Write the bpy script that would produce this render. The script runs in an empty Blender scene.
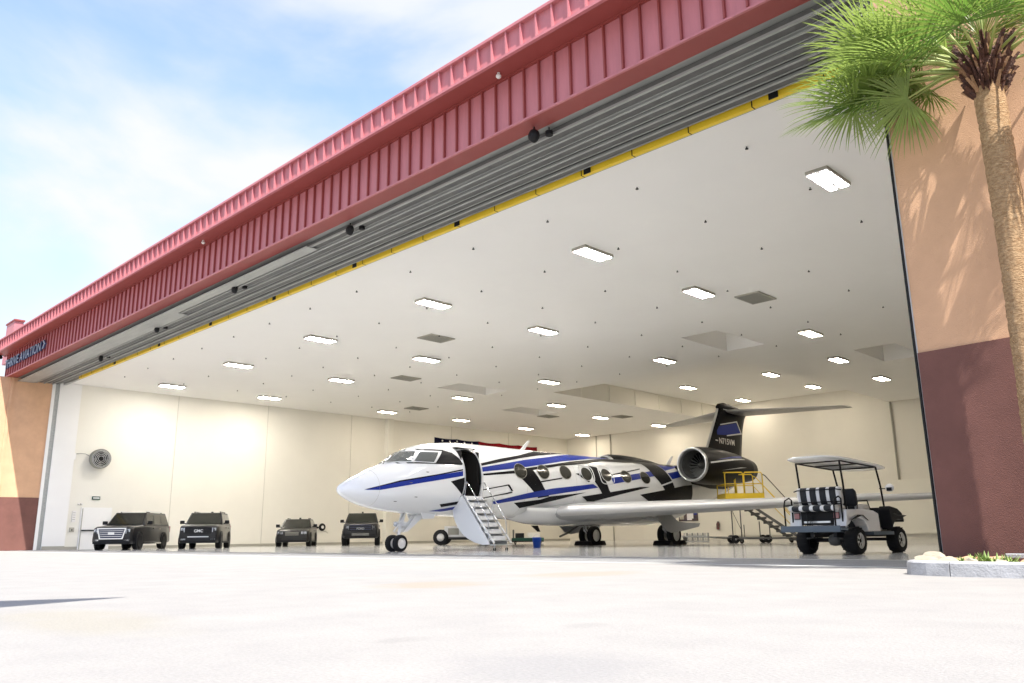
import bpy, bmesh, math, random
from math import sin, cos, pi, radians, sqrt
from mathutils import Vector, Matrix, noise as mnoise
random.seed(7)
S = bpy.context.scene
COL = S.collection

# ---------------------------------------------------------------- materials
def mat(name, col, rough=0.6, metal=0.0, var=0.0, scale=4.0, bump=0.0, bscale=30.0, coat=0.0, spec=None, col2=None, detail=4.0, stretch=None):
    m = bpy.data.materials.new(name); m.use_nodes = True
    nt = m.node_tree; b = nt.nodes['Principled BSDF']
    b.inputs['Base Color'].default_value = (*col, 1); b.inputs['Roughness'].default_value = rough
    b.inputs['Metallic'].default_value = metal
    if spec is not None: b.inputs['Specular IOR Level'].default_value = spec
    if coat: b.inputs['Coat Weight'].default_value = coat; b.inputs['Coat Roughness'].default_value = 0.05
    if var or bump or col2:
        tc = nt.nodes.new('ShaderNodeTexCoord'); src = tc.outputs['Object']
        if stretch:
            mp = nt.nodes.new('ShaderNodeMapping'); mp.inputs['Scale'].default_value = stretch
            nt.links.new(src, mp.inputs['Vector']); src = mp.outputs['Vector']
    if var or col2:
        n = nt.nodes.new('ShaderNodeTexNoise'); n.inputs['Scale'].default_value = scale; n.inputs['Detail'].default_value = detail
        n.inputs['Roughness'].default_value = 0.62
        nt.links.new(src, n.inputs['Vector'])
        r = nt.nodes.new('ShaderNodeMapRange'); r.inputs[1].default_value = 0.3; r.inputs[2].default_value = 0.7
        nt.links.new(n.outputs['Fac'], r.inputs[0])
        mx = nt.nodes.new('ShaderNodeMix'); mx.data_type = 'RGBA'
        a = col2 if col2 else tuple(max(0, c*(1-var)) for c in col)
        c2 = col if col2 else tuple(min(1, c*(1+var)) for c in col)
        mx.inputs[6].default_value = (*a, 1); mx.inputs[7].default_value = (*c2, 1)
        nt.links.new(r.outputs[0], mx.inputs[0]); nt.links.new(mx.outputs[2], b.inputs['Base Color'])
    if bump:
        n2 = nt.nodes.new('ShaderNodeTexNoise'); n2.inputs['Scale'].default_value = bscale; n2.inputs['Detail'].default_value = 5
        nt.links.new(src, n2.inputs['Vector'])
        bp = nt.nodes.new('ShaderNodeBump'); bp.inputs['Strength'].default_value = bump; bp.inputs['Distance'].default_value = 0.05 if name.startswith('palm') else 0.02
        nt.links.new(n2.outputs['Fac'], bp.inputs['Height']); nt.links.new(bp.outputs['Normal'], b.inputs['Normal'])
    return m
def emis(name, col, st, base=(.9,.9,.9)):
    m = mat(name, base, .4); b = m.node_tree.nodes['Principled BSDF']
    b.inputs['Emission Color'].default_value = (*col, 1); b.inputs['Emission Strength'].default_value = st
    return m

M_apron = mat('concrete_apron', (.298,.286,.266), .85, col2=(.255,.247,.234), scale=1.7, bump=.35, bscale=60, detail=12)
M_conc2 = mat('threshold_concrete', (.42,.42,.41), .7, var=.1, scale=1.5, bump=.15, bscale=40)
M_floor = mat('grey_epoxy_floor', (.52,.52,.51), .14, var=.07, scale=.6, bump=.02, bscale=6)
M_white = mat('ceiling_white', (.86,.85,.82), .85, var=.012, scale=.4)
M_wall = mat('cream_wall', (.76,.735,.66), .8, var=.02, scale=.5, bump=.05, bscale=20)
M_wallw = mat('white_painted_wall', (.80,.79,.77), .7, var=.015, scale=.6)
M_wall2 = mat('pale_panel', (.78,.76,.68), .65, var=.015, scale=.5)
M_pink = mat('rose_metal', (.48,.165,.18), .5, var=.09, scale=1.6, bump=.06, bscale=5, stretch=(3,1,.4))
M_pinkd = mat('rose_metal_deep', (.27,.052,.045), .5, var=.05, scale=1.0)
M_orange = mat('orange_stucco', (.62,.375,.225), .9, var=.08, scale=1.5, bump=.5, bscale=90)
M_maroon = mat('maroon_stucco', (.155,.066,.052), .85, var=.12, scale=2, bump=.4, bscale=90)
M_steel = mat('galvanised_steel', (.37,.38,.365), .5, .35, var=.12, scale=3, stretch=(.3,3,3))
M_steelD = mat('dark_track_steel', (.125,.125,.12), .6, .3, var=.15, scale=4)
M_rail = mat('floor_rail_steel', (.10,.10,.11), .45, .6, spec=0.3)
M_yellow = mat('yellow_beam', (.80,.56,.03), .5, var=.05, scale=3)
M_black = mat('black_plastic', (.012,.012,.013), .55, spec=0.2)
M_blackm = mat('black_metal', (.02,.02,.022), .35, .2, spec=0.2)
M_rubber = mat('tyre_rubber', (.018,.018,.019), .8, bump=.1, bscale=40, spec=0.15)
M_chrome = mat('chrome', (.75,.76,.78), .12, 1.0)
M_alu = mat('aluminium', (.62,.63,.64), .3, .9, var=.04, scale=3)
M_jw = mat('jet_white_paint', (.84,.85,.86), .16, coat=.6)
M_jb = mat('jet_blue_paint', (.006,.026,.27), .38, coat=.12, spec=0.3)
M_jk = mat('jet_black_paint', (.005,.005,.007), .4,  spec=0.15)
M_wing = mat('wing_grey_paint', (.39,.40,.415), .4, .0, coat=.2)
M_glass = mat('dark_glass', (.02,.022,.02), .06, coat=.5, spec=0.4)
M_glassj = mat('cockpit_glass', (.09,.10,.10), .06, coat=.8)
M_glassc = mat('car_glass', (.022,.023,.018), .1, coat=.25, spec=0.4)
M_wing_le = mat('polished_leading_edge', (.60,.60,.60), .42, .4)
M_tailgrey = mat('tailplane_grey', (.46,.45,.43), .45)
M_winlight = mat('cabin_window_glass', (.035,.034,.028), .12, coat=.3)
M_carblk = mat('car_black_paint', (.006,.0065,.009), .3, .0, coat=.3, spec=0.35)
M_cargun = mat('car_charcoal_paint', (.016,.015,.014), .3, .0, coat=.3, spec=0.35)
M_grille = mat('grille_dark_blue', (.03,.035,.07), .3, .5)
M_lamp = mat('headlight_lens', (.55,.58,.62), .1, .3, coat=1)
M_bluep = mat('blue_plastic', (.01,.07,.42), .45)
M_green = mat('green_enamel', (.02,.07,.05), .5, spec=0.2)
M_red = mat('flag_red', (.20,.008,.014), .8, var=.1, scale=3, spec=0.1)
M_navy = mat('flag_navy', (.006,.007,.025), .8, spec=0.1)
M_fw = mat('flag_white', (.75,.73,.70), .8)
M_letter = mat('sign_letter_navy', (.02,.045,.12), .35, coat=.4)
M_kerb = mat('kerb_concrete', (.36,.36,.365), .85, var=.22, scale=5, bump=.4, bscale=50, detail=8)
M_rock = mat('pale_rock', (.34,.30,.225), .9, var=.2, scale=6, bump=.5, bscale=25)
M_rock2 = mat('tan_rock', (.50,.29,.17), .9, var=.2, scale=6, bump=.5, bscale=25)
M_soil = mat('gravel_soil', (.35,.29,.22), .95, var=.3, scale=25, bump=.6, bscale=60)
M_succ = mat('succulent_leaf', (.22,.30,.08), .6, var=.3, scale=12)
M_trunk = mat('palm_trunk_fibre', (.60,.40,.22), .95, bump=1.0, bscale=38, col2=(.30,.165,.07), scale=17, stretch=(1,1,2.4), detail=12)
M_boot = mat('palm_boot_bark', (.13,.05,.025), .8, bump=.7, bscale=30, col2=(.035,.014,.01), scale=10)
M_boot2 = mat('palm_boot_tan', (.36,.2,.1), .85, bump=.7, bscale=30)
M_seat_b = mat('seat_vinyl_black', (.03,.032,.035), .55, spec=0.2)
M_seat_w = mat('seat_vinyl_white', (.8,.8,.79), .5)
M_cartw = mat('cart_white_body', (.8,.8,.8), .2, coat=.5)
M_slate = mat('cart_slate_bumper', (.10,.13,.16), .6)
M_tail = mat('tail_lamp_lens', (.45,.2,.2), .3)
M_interior = mat('cabin_interior', (.03,.028,.025), .7, spec=0.1)
M_tube = emis('light_diffuser', (1,.955,.89), 68)
M_tube2 = emis('light_diffuser_mid', (1,.935,.83), 74)
M_tube3 = emis('light_diffuser_far', (1,.875,.70), 24)
M_vent = mat('vent_grey', (.40,.385,.33), .7, .2)
M_fan = mat('fan_grey', (.28,.28,.25), .5, .5)
M_paper = mat('paper_white', (.8,.8,.82), .9)
M_rubio = mat('board_photo', (.12,.08,.06), .7, col2=(.03,.03,.08), scale=4)
M_stain = mat('apron_patch', (.27,.20,.14), .9, col2=(.36,.31,.26), scale=3)
M_stain2 = mat('apron_grey_patch', (.24,.235,.23), .9, col2=(.33,.32,.31), scale=12)

def leafmat(name, col, trans):
    m = bpy.data.materials.new(name); m.use_nodes = True; nt = m.node_tree
    b = nt.nodes['Principled BSDF']; out = nt.nodes['Material Output']
    tc = nt.nodes.new('ShaderNodeTexCoord'); n = nt.nodes.new('ShaderNodeTexNoise'); n.inputs['Scale'].default_value = 5
    nt.links.new(tc.outputs['Object'], n.inputs['Vector'])
    mx = nt.nodes.new('ShaderNodeMix'); mx.data_type = 'RGBA'
    mx.inputs[6].default_value = (*[c*.6 for c in col], 1); mx.inputs[7].default_value = (*[c*1.4 for c in col], 1)
    nt.links.new(n.outputs['Fac'], mx.inputs[0]); nt.links.new(mx.outputs[2], b.inputs['Base Color'])
    b.inputs['Roughness'].default_value = .3
    t = nt.nodes.new('ShaderNodeBsdfTranslucent'); t.inputs['Color'].default_value = (*trans, 1)
    ms = nt.nodes.new('ShaderNodeMixShader'); ms.inputs[0].default_value = .38
    nt.links.new(b.outputs[0], ms.inputs[1]); nt.links.new(t.outputs[0], ms.inputs[2]); nt.links.new(ms.outputs[0], out.inputs['Surface'])
    return m
M_leaf = leafmat('palm_leaf_green', (.19,.27,.06), (.36,.48,.11))
M_leafd = leafmat('palm_leaf_deep_green', (.09,.17,.03), (.18,.34,.05))
M_petiole = mat('palm_petiole', (.28,.33,.09), .5)

# ---------------------------------------------------------------- mesh builder
class MB:
    def __init__(s): s.v=[]; s.f=[]; s.m=[]; s.sm=[]; s.slots=[]
    def slot(s, m):
        if m not in s.slots: s.slots.append(m)
        return s.slots.index(m)
    def add(s, vs, fs, m, smooth=False):
        o=len(s.v); k=s.slot(m)
        s.v += [tuple(p) for p in vs]
        for f in fs: s.f.append([o+i for i in f]); s.m.append(k); s.sm.append(smooth)
    def box(s, x0,x1,y0,y1,z0,z1, m, T=None):
        vs=[(x,y,z) for z in (z0,z1) for y in (y0,y1) for x in (x0,x1)]
        if T is not None: vs=[T@Vector(p) for p in vs]
        s.add(vs, [(0,2,3,1),(4,5,7,6),(0,1,5,4),(2,6,7,3),(0,4,6,2),(1,3,7,5)], m)
    def cbox(s, c, d, m, R=None):
        T = Matrix.Translation(c)
        if R is not None: T = T @ (R.to_4x4() if len(R.row)==3 else R)
        s.box(-d[0]/2,d[0]/2,-d[1]/2,d[1]/2,-d[2]/2,d[2]/2, m, T)
    def quad(s, pts, m): s.add(pts, [tuple(range(len(pts)))], m)
    def tube(s, path, r, m, n=8, smooth=True, cap=True):
        path=[Vector(p) for p in path]; rs = r if isinstance(r,(list,tuple)) else [r]*len(path)
        vs=[]; prev=None
        for i,p in enumerate(path):
            a = path[max(0,i-1)]; b = path[min(len(path)-1,i+1)]
            d=(b-a).normalized()
            if prev is None:
                up = Vector((0,0,1)) if abs(d.z)<.9 else Vector((1,0,0))
                u=d.cross(up).normalized()
            else:
                u=(prev-d*prev.dot(d)).normalized()
            prev=u; w=d.cross(u)
            for k in range(n):
                t=2*pi*k/n; vs.append(p+(u*cos(t)+w*sin(t))*rs[i])
        fs=[]
        for i in range(len(path)-1):
            for k in range(n):
                fs.append((i*n+k, i*n+(k+1)%n, (i+1)*n+(k+1)%n, (i+1)*n+k))
        if cap: fs.append(tuple(range(n))[::-1]); fs.append(tuple((len(path)-1)*n+k for k in range(n)))
        s.add(vs, fs, m, smooth)
    def lathe(s, prof, m, c=(0,0,0), ax='z', n=24, smooth=True, cap=True):   # prof: (r, h)
        vs=[]; c=Vector(c)
        for r,h in prof:
            for k in range(n):
                t=2*pi*k/n
                if ax=='z': p=Vector((r*cos(t),r*sin(t),h))
                elif ax=='x': p=Vector((h,r*cos(t),r*sin(t)))
                else: p=Vector((r*cos(t),h,r*sin(t)))
                vs.append(c+p)
        fs=[]
        for i in range(len(prof)-1):
            for k in range(n): fs.append((i*n+k,i*n+(k+1)%n,(i+1)*n+(k+1)%n,(i+1)*n+k))
        s.add(vs, fs, m, smooth)
        if not cap or m is M_rubber: return
        for i,(r,h) in ((0,prof[0]),(len(prof)-1,prof[-1])):
            if r>1e-4: s.add([vs[i*n+k] for k in range(n)], [tuple(range(n))], m)
    def loft(s, rings, m, smooth=True, cap=True):
        n=len(rings[0]); vs=[p for r in rings for p in r]; fs=[]
        for i in range(len(rings)-1):
            for k in range(n): fs.append((i*n+k,i*n+(k+1)%n,(i+1)*n+(k+1)%n,(i+1)*n+k))
        if cap: fs.append(tuple(range(n))[::-1]); fs.append(tuple((len(rings)-1)*n+k for k in range(n)))
        s.add(vs, fs, m, smooth)
    def prism(s, poly, a, b, ax, m):  # poly 2D extruded along ax between a, b
        def P(u,v,w): return (w,u,v) if ax=='x' else ((u,w,v) if ax=='y' else (u,v,w))
        n=len(poly); vs=[P(u,v,a) for u,v in poly]+[P(u,v,b) for u,v in poly]
        fs=[tuple(range(n))[::-1], tuple(range(n,2*n))]+[(k,(k+1)%n,n+(k+1)%n,n+k) for k in range(n)]
        s.add(vs, fs, m)
    def build(s, name, parent=None, bevel=0, loc=None, rz=0, angle=True):
        me=bpy.data.meshes.new(name); me.from_pydata(s.v,[],s.f)
        for k in s.slots: me.materials.append(k)
        for i,p in enumerate(me.polygons): p.material_index=s.m[i]; p.use_smooth=s.sm[i]
        bm=bmesh.new(); bm.from_mesh(me); bmesh.ops.recalc_face_normals(bm, faces=bm.faces); bm.to_mesh(me); bm.free()
        o=bpy.data.objects.new(name, me); COL.objects.link(o)
        if parent: o.parent=parent
        if loc: o.location=loc
        o.rotation_euler.z=rz
        if bevel:
            md=o.modifiers.new('bevel','BEVEL'); md.width=bevel; md.segments=2; md.limit_method='ANGLE'; md.angle_limit=radians(40)
        return o
def tag(o, label=None, cat=None, group=None, kind=None):
    if label: o['label']=label
    if cat: o['category']=cat
    if group: o['group']=group
    if kind: o['kind']=kind
    return o
def empty(name, loc=(0,0,0), rz=0, label=None, cat=None, group=None):
    o=bpy.data.objects.new(name,None); COL.objects.link(o); o.location=loc; o.rotation_euler.z=rz; o.empty_display_size=.3
    return tag(o,label,cat,group)
def kids(o): return [c for c in bpy.data.objects if c.parent==o]
def copy_tree(o, parent=None):
    c=o.copy(); COL.objects.link(c); c.parent=parent
    for ch in kids(o): copy_tree(ch,c)
    return c
ORD=['first','second','third','fourth','fifth','sixth','seventh','eighth','ninth','tenth','eleventh','twelfth','thirteenth','fourteenth']

# ---------------------------------------------------------------- camera
Mr=[[0.7104780281486894, 0.7036278377014441, -0.011350662074966407], [-0.17124685761825872, 0.15722438067160208, -0.9726021837721232], [-0.6825653706963325, 0.6929562469117522, 0.23219852409556124]]
F=813.12
cam=bpy.data.cameras.new('camera'); co=bpy.data.objects.new('camera',cam); COL.objects.link(co)
R=Matrix(((Mr[0][0],-Mr[1][0],-Mr[2][0]),(Mr[0][1],-Mr[1][1],-Mr[2][1]),(Mr[0][2],-Mr[1][2],-Mr[2][2])))
co.matrix_world=Matrix.Translation((0,0,.48))@R.to_4x4()
cam.sensor_width=36; cam.lens=36*F/1024; cam.clip_end=3000; cam.clip_start=.05
S.camera=co

# ---------------------------------------------------------------- world & sun
TOSUN=Vector((.58,-.25,1.0)).normalized()
w=bpy.data.worlds.new('World'); S.world=w; w.use_nodes=True; nt=w.node_tree
bg=nt.nodes['Background']; sky=nt.nodes.new('ShaderNodeTexSky'); sky.sky_type='NISHITA'; sky.sun_disc=False
sky.sun_elevation=math.asin(TOSUN.z); sky.sun_rotation=math.atan2(TOSUN.x,TOSUN.y); sky.air_density=1.0; sky.dust_density=1.0; sky.ozone_density=1.6
tc=nt.nodes.new('ShaderNodeTexCoord')
mp=nt.nodes.new('ShaderNodeMapping'); mp.inputs['Scale'].default_value=(1.0,1.0,2.4); mp.inputs['Location'].default_value=(.35,.1,.0)
nz=nt.nodes.new('ShaderNodeTexNoise'); nz.inputs['Scale'].default_value=2.1; nz.inputs['Detail'].default_value=7; nz.inputs['Roughness'].default_value=.48; nz.inputs['Distortion'].default_value=.35
nt.links.new(tc.outputs['Generated'],mp.inputs['Vector']); nt.links.new(mp.outputs[0],nz.inputs['Vector'])
mr=nt.nodes.new('ShaderNodeMapRange'); mr.interpolation_type='SMOOTHSTEP'; mr.inputs[1].default_value=.40; mr.inputs[2].default_value=.60; mr.inputs[3].default_value=.14; mr.inputs[4].default_value=.9
nt.links.new(nz.outputs['Fac'],mr.inputs[0])
mx=nt.nodes.new('ShaderNodeMix'); mx.data_type='RGBA'; mx.inputs[7].default_value=(5.2,5.3,5.4,1)
sx_=nt.nodes.new('ShaderNodeSeparateXYZ'); nt.links.new(tc.outputs['Generated'],sx_.inputs[0])
hz=nt.nodes.new('ShaderNodeMapRange'); hz.interpolation_type='SMOOTHSTEP'; hz.inputs[1].default_value=.18; hz.inputs[2].default_value=.62; hz.inputs[3].default_value=.42; hz.inputs[4].default_value=0
nt.links.new(sx_.outputs['Z'],hz.inputs[0]); ad=nt.nodes.new('ShaderNodeMath'); ad.operation='ADD'; ad.use_clamp=True
nt.links.new(mr.outputs[0],ad.inputs[0]); nt.links.new(hz.outputs[0],ad.inputs[1]); nt.links.new(ad.outputs[0],mx.inputs[0]); gn=nt.nodes.new('ShaderNodeMix'); gn.data_type='RGBA'; gn.blend_type='MULTIPLY'; gn.inputs[0].default_value=1; gn.inputs[7].default_value=(1.75,1.95,2.35,1); nt.links.new(sky.outputs[0],gn.inputs[6]); nt.links.new(gn.outputs[2],mx.inputs[6]); nt.links.new(mx.outputs[2],bg.inputs['Color'])
bg.inputs['Strength'].default_value=.055
sl=bpy.data.lights.new('sun','SUN'); sl.energy=2.9; sl.angle=radians(.55); sl.color=(1,.955,.89)
so=bpy.data.objects.new('sun',sl); COL.objects.link(so); so.rotation_euler=TOSUN.to_track_quat('Z','Y').to_euler(); so.location=(10,-10,40)
S.view_settings.view_transform='Standard'; S.view_settings.look='None'; S.view_settings.gamma=1; S.view_settings.exposure=1.78
S.cycles.use_denoising=True; S.cycles.max_bounces=12; S.cycles.diffuse_bounces=8; S.cycles.glossy_bounces=4; S.cycles.sample_clamp_indirect=8
try: S.cycles.use_fast_gi=False
except: pass

# ---------------------------------------------------------------- ground
YF0,YB,XL,XR,ZC=11.6,58.0,-50.0,4.0,9.2
g=MB(); g.quad([(-900,-900,0),(900,-900,0),(900,900,0),(-900,900,0)],M_apron); tag(g.build('ground'),kind='structure')
g=MB(); g.quad([(XL,YF0,.004),(XR,YF0,.004),(XR,14.9,.004),(XL,14.9,.004)],M_conc2); tag(g.build('door_threshold_pavement'),kind='structure')
g=MB(); g.quad([(XL,14.7,.008),(XR,14.7,.008),(XR,YB,.008),(XL,YB,.008)],M_floor); tag(g.build('hangar_floor'),kind='structure')
# soft stains in the apron concrete (they belong to the concrete and stay where they are)
def add_stain(cx,cy,rx,ry,col,amt):
    nt=M_apron.node_tree; b=nt.nodes['Principled BSDF']; lk=b.inputs['Base Color'].links[0].from_socket
    t=nt.nodes.new('ShaderNodeTexCoord'); m=nt.nodes.new('ShaderNodeMapping'); m.inputs['Location'].default_value=(-cx/rx,-cy/ry,0); m.inputs['Scale'].default_value=(1/rx,1/ry,0)
    n=nt.nodes.new('ShaderNodeTexNoise'); n.inputs['Scale'].default_value=3/max(rx,ry); nt.links.new(t.outputs['Object'],n.inputs['Vector'])
    g_=nt.nodes.new('ShaderNodeTexGradient'); g_.gradient_type='SPHERICAL'; nt.links.new(t.outputs['Object'],m.inputs['Vector']); nt.links.new(m.outputs[0],g_.inputs['Vector'])
    r=nt.nodes.new('ShaderNodeMath'); r.operation='MULTIPLY'; nt.links.new(g_.outputs['Fac'],r.inputs[0]); nt.links.new(n.outputs['Fac'],r.inputs[1])
    q=nt.nodes.new('ShaderNodeMapRange'); q.inputs[1].default_value=.05; q.inputs[2].default_value=.3; q.inputs[4].default_value=amt; nt.links.new(r.outputs[0],q.inputs[0])
    x=nt.nodes.new('ShaderNodeMix'); x.data_type='RGBA'; x.inputs[7].default_value=(*col,1); nt.links.new(q.outputs[0],x.inputs[0]); nt.links.new(lk,x.inputs[6]); nt.links.new(x.outputs[2],b.inputs['Base Color'])
for s_ in ((-6.7,5.6,.75,.9,(.275,.235,.185),.8),(-6.85,8.2,.8,1.3,(.275,.235,.185),.7),(-3.28,2.55,.14,.2,(.22,.212,.2),.5),(-3.0,3.6,.16,.2,(.23,.222,.21),.5),(-5.6,1.9,1.5,.6,(.27,.25,.20),.6),(-9.5,7.2,2.5,1.0,(.25,.25,.245),.5),(-2.2,2.4,.6,.6,(.23,.225,.22),.6)): add_stain(*s_)
def speckle():   # fine aggregate in the concrete
    nt=M_apron.node_tree; b=nt.nodes['Principled BSDF']; lk=b.inputs['Base Color'].links[0].from_socket
    t=nt.nodes.new('ShaderNodeTexCoord'); n=nt.nodes.new('ShaderNodeTexNoise'); n.inputs['Scale'].default_value=55; n.inputs['Detail'].default_value=6; n.inputs['Roughness'].default_value=.75; nt.links.new(t.outputs['Object'],n.inputs['Vector'])
    q=nt.nodes.new('ShaderNodeMapRange'); q.inputs[1].default_value=.35; q.inputs[2].default_value=.65; q.inputs[3].default_value=.86; q.inputs[4].default_value=1.07; nt.links.new(n.outputs['Fac'],q.inputs[0])
    x=nt.nodes.new('ShaderNodeMix'); x.data_type='RGBA'; x.blend_type='MULTIPLY'; x.inputs[0].default_value=1; nt.links.new(lk,x.inputs[6]); nt.links.new(q.outputs[0],x.inputs[7]); nt.links.new(x.outputs[2],b.inputs['Base Color'])
speckle()


# ---------------------------------------------------------------- hangar
HG=empty('hangar',(0,14,0),0,'large open aircraft hangar with rose red metal fascia and orange and maroon stucco piers','hangar')
O=Vector((0,14,0))
def hpart(mb,name,parent=None,bevel=0):
    mb.v=[(x,y-14,z) for x,y,z in mb.v]
    return mb.build(name,parent or HG,bevel)
# left wall (interior) with panel seams
b=MB(); b.box(XL-.4,XL-.02,15.42,YB+.3,0,ZC+.02,M_wall)
for y in (21.1,27.23,33.93,43.6,50.2): b.box(XL-.02,XL+.004,y-.018,y+.018,0.02,ZC-.01,M_wall2); b.box(XL-.02,XL+.010,y-.008,y+.008,0.02,ZC-.01,M_vent)
hpart(b,'left_wall')
b=MB(); b.box(XL-.02,XL+.40,36.95,37.45,0.012,ZC-.003,M_wall2); hpart(b,'wall_column')
b=MB(); b.box(XL-.02,XL+.025,15.45,YB,0.012,.16,M_vent); hpart(b,'wall_base_strip')
# wing wall: orange over maroon, facing the opening
b=MB(); b.box(XL-.6,XL,8.6,13.9,2.78,ZC-.01,M_orange); hpart(b,'wing_wall')
b=MB(); b.box(XL-.6,XL+.03,8.6,13.9,0,2.775,M_maroon); hpart(b,'wing_wall_base')
b=MB(); b.box(XL-.6,XL+.06,11.82,11.98,2.80,ZC-.02,M_orange); hpart(b,'wing_wall_rib')
# left jamb: white strip, blue grey steel, white door leaves
b=MB(); b.box(XL-.6,XL+.06,13.9,14.06,0.012,ZC-.02,M_wallw); b.box(XL-.6,XL+.02,14.06,14.28,0.012,ZC-.02,M_steel); b.box(XL-.6,XL+.1,14.28,15.42,0.012,ZC-.02,M_wallw)
b.box(XL+.1,XL+.115,14.28,15.42,0.012,.2,M_vent)
hpart(b,'door_jamb')
# back wall
b=MB(); b.box(XL-.4,XR+.4,YB,YB+.3,0,ZC+1.6,M_wall); hpart(b,'back_wall')
b=MB(); b.box(-33,XR-.02,YB-.25,YB-.01,0.3,3.85,M_wall2); b.box(-33,XR-.02,YB-.27,YB-.25,2.62,2.70,M_vent); b.box(-33,XR-.02,YB-.3,YB-.25,2.72,2.78,M_wall2)
hpart(b,'lower_wall_panel')
b=MB(); b.tube([(-20.5,YB-.08,3.87),(-20.5,YB-.08,9.17)],.07,M_vent,8); hpart(b,'downpipe')
b=MB()
for x in (-46.5,-44.9): b.box(x-.05,x+.05,YB-.09,YB-.005,0.02,ZC-.01,M_vent)
b.box(-46.44,-44.96,YB-.05,YB-.005,0.02,ZC-.4,M_wall2)
hpart(b,'wall_door_frame')
# right interior wall
b=MB(); b.box(XR,XR+.3,14.0,YB,0,ZC+.02,M_wall); hpart(b,'right_wall')
# ceiling with square pockets and the raised tail pocket
holes=[(-19.9,-17.9,31.2,35.3),(-15.5,-13.5,39.7,43.7),(-37.1,-35.1,31.2,35.2),(-41.0,-39.0,40.4,44.4),(-33.6,-20.6,37.75,YB)]
xs=sorted(set([XL-.4,XR+.3]+[h[0] for h in holes]+[h[1] for h in holes])); ys=sorted(set([14.55,YB]+[h[2] for h in holes]+[h[3] for h in holes]))
b=MB()
for i in range(len(xs)-1):
    for j in range(len(ys)-1):
        cx=(xs[i]+xs[i+1])/2; cy=(ys[j]+ys[j+1])/2
        if any(h[0]<cx<h[1] and h[2]<cy<h[3] for h in holes): continue
        b.quad([(xs[i],ys[j],ZC),(xs[i+1],ys[j],ZC),(xs[i+1],ys[j+1],ZC),(xs[i],ys[j+1],ZC)],M_white)
b.box(XL-.4,XR+.3,14.55,YB+.3,ZC+1.8,ZC+2.0,M_pinkd)
hpart(b,'ceiling')
for h in holes[:4]:
    b=MB(); z1=ZC+.9; x0,x1,y0,y1=h
    b.quad([(x0,y0,ZC),(x0,y1,ZC),(x0,y1,z1),(x0,y0,z1)],M_white); b.quad([(x1,y0,ZC),(x1,y1,ZC),(x1,y1,z1),(x1,y0,z1)],M_white)
    b.quad([(x0,y0,ZC),(x1,y0,ZC),(x1,y0,z1),(x0,y0,z1)],M_white); b.quad([(x0,y1,ZC),(x1,y1,ZC),(x1,y1,z1),(x0,y1,z1)],M_white)
    b.quad([(x0,y0,z1),(x1,y0,z1),(x1,y1,z1),(x0,y1,z1)],M_white)
    hpart(b,'ceiling_pocket')
b=MB(); x0,x1,y0,y1=holes[4]; z1=ZC+1.2
b.quad([(x0,y0,ZC),(x0,y1,ZC),(x0,y1,z1),(x0,y0,z1)],M_wall)
b.quad([(x0,y0,ZC),(x1,y0,ZC),(x1-1.9,y0,z1),(x0,y0,z1)],M_white)
b.quad([(x1,y0,ZC),(x1,y1,ZC),(x1-1.9,y1,z1),(x1-1.9,y0,z1)],M_white)
b.quad([(x0,y0,z1),(x1-1.9,y0,z1),(x1-1.9,y1,z1),(x0,y1,z1)],M_white)
for i in range(6):
    y=40.6+i*2.9; b.box(x0+.001,x0+.05,y-.05,y+.05,ZC+.1,z1-.1,M_wall2)
hpart(b,'tail_pocket')
# soffit, tracks, beam
b=MB(); b.quad([(XL,11.63,ZC),(XR,11.63,ZC),(XR,14.55,ZC),(XL,14.55,ZC)],M_steel); b.v=[(x,y,z+.006) for x,y,z in b.v]; hpart(b,'soffit')
b=MB()
for y in (12.32,12.68,13.06,13.46,13.88):
    b.box(XL+.02,XR,y,y+.30,ZC-.12,ZC-.004,M_steelD); 
    b.box(XL+.02,XR,y-.035,y+.03,ZC-.17,ZC-.12,M_steel)
    b.box(XL+.02,XR,y+.27,y+.30,ZC-.135,ZC-.12,M_steel)
hpart(b,'door_track')
b=MB(); b.box(XL+.03,-30.5,12.14,12.95,ZC-.19,ZC-.175,M_steel); b.box(-30.5,-20.6,12.14,12.55,ZC-.19,ZC-.175,M_steel); hpart(b,'soffit_cover_plate')
b=MB(); b.box(XL+3.0,XR,14.30,14.42,ZC-.205,ZC-.065,M_yellow)
x=XL+3.4
while x<XR: b.box(x-.012,x+.012,14.292,14.43,ZC-.208,ZC-.062,M_black); x+=1.52
for x in (-41.8,-36.5,-31.4,-26.3,-21.2,-16.2,-11.45,-6.6): b.box(x-.1,x+.1,14.27,14.30,ZC-.21,ZC-.08,M_black)
hpart(b,'yellow_beam')
b=MB(); b.box(XL+.02,XR,14.43,14.56,ZC-.14,ZC-.003,M_steel); hpart(b,'beam_flange')
# fascia lower band
FR=9.0
b=MB(); b.box(XL-.5,FR,11.63,11.75,ZC+.03,10.46,M_pink)
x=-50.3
while x<FR: b.box(x-.018,x+.018,11.565,11.63,ZC+.04,10.45,M_pinkd); x+=.442  # ribs in the deeper red: shade on their side faces put into the colour
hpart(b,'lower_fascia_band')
b=MB(); b.box(XL-.5,FR,11.575,11.63,ZC-.015,ZC+.028,M_pink); b.box(XL-.5,FR,11.63,12.12,ZC-.012,ZC+.003,M_pinkd); hpart(b,'fascia_drip_edge')
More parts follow.
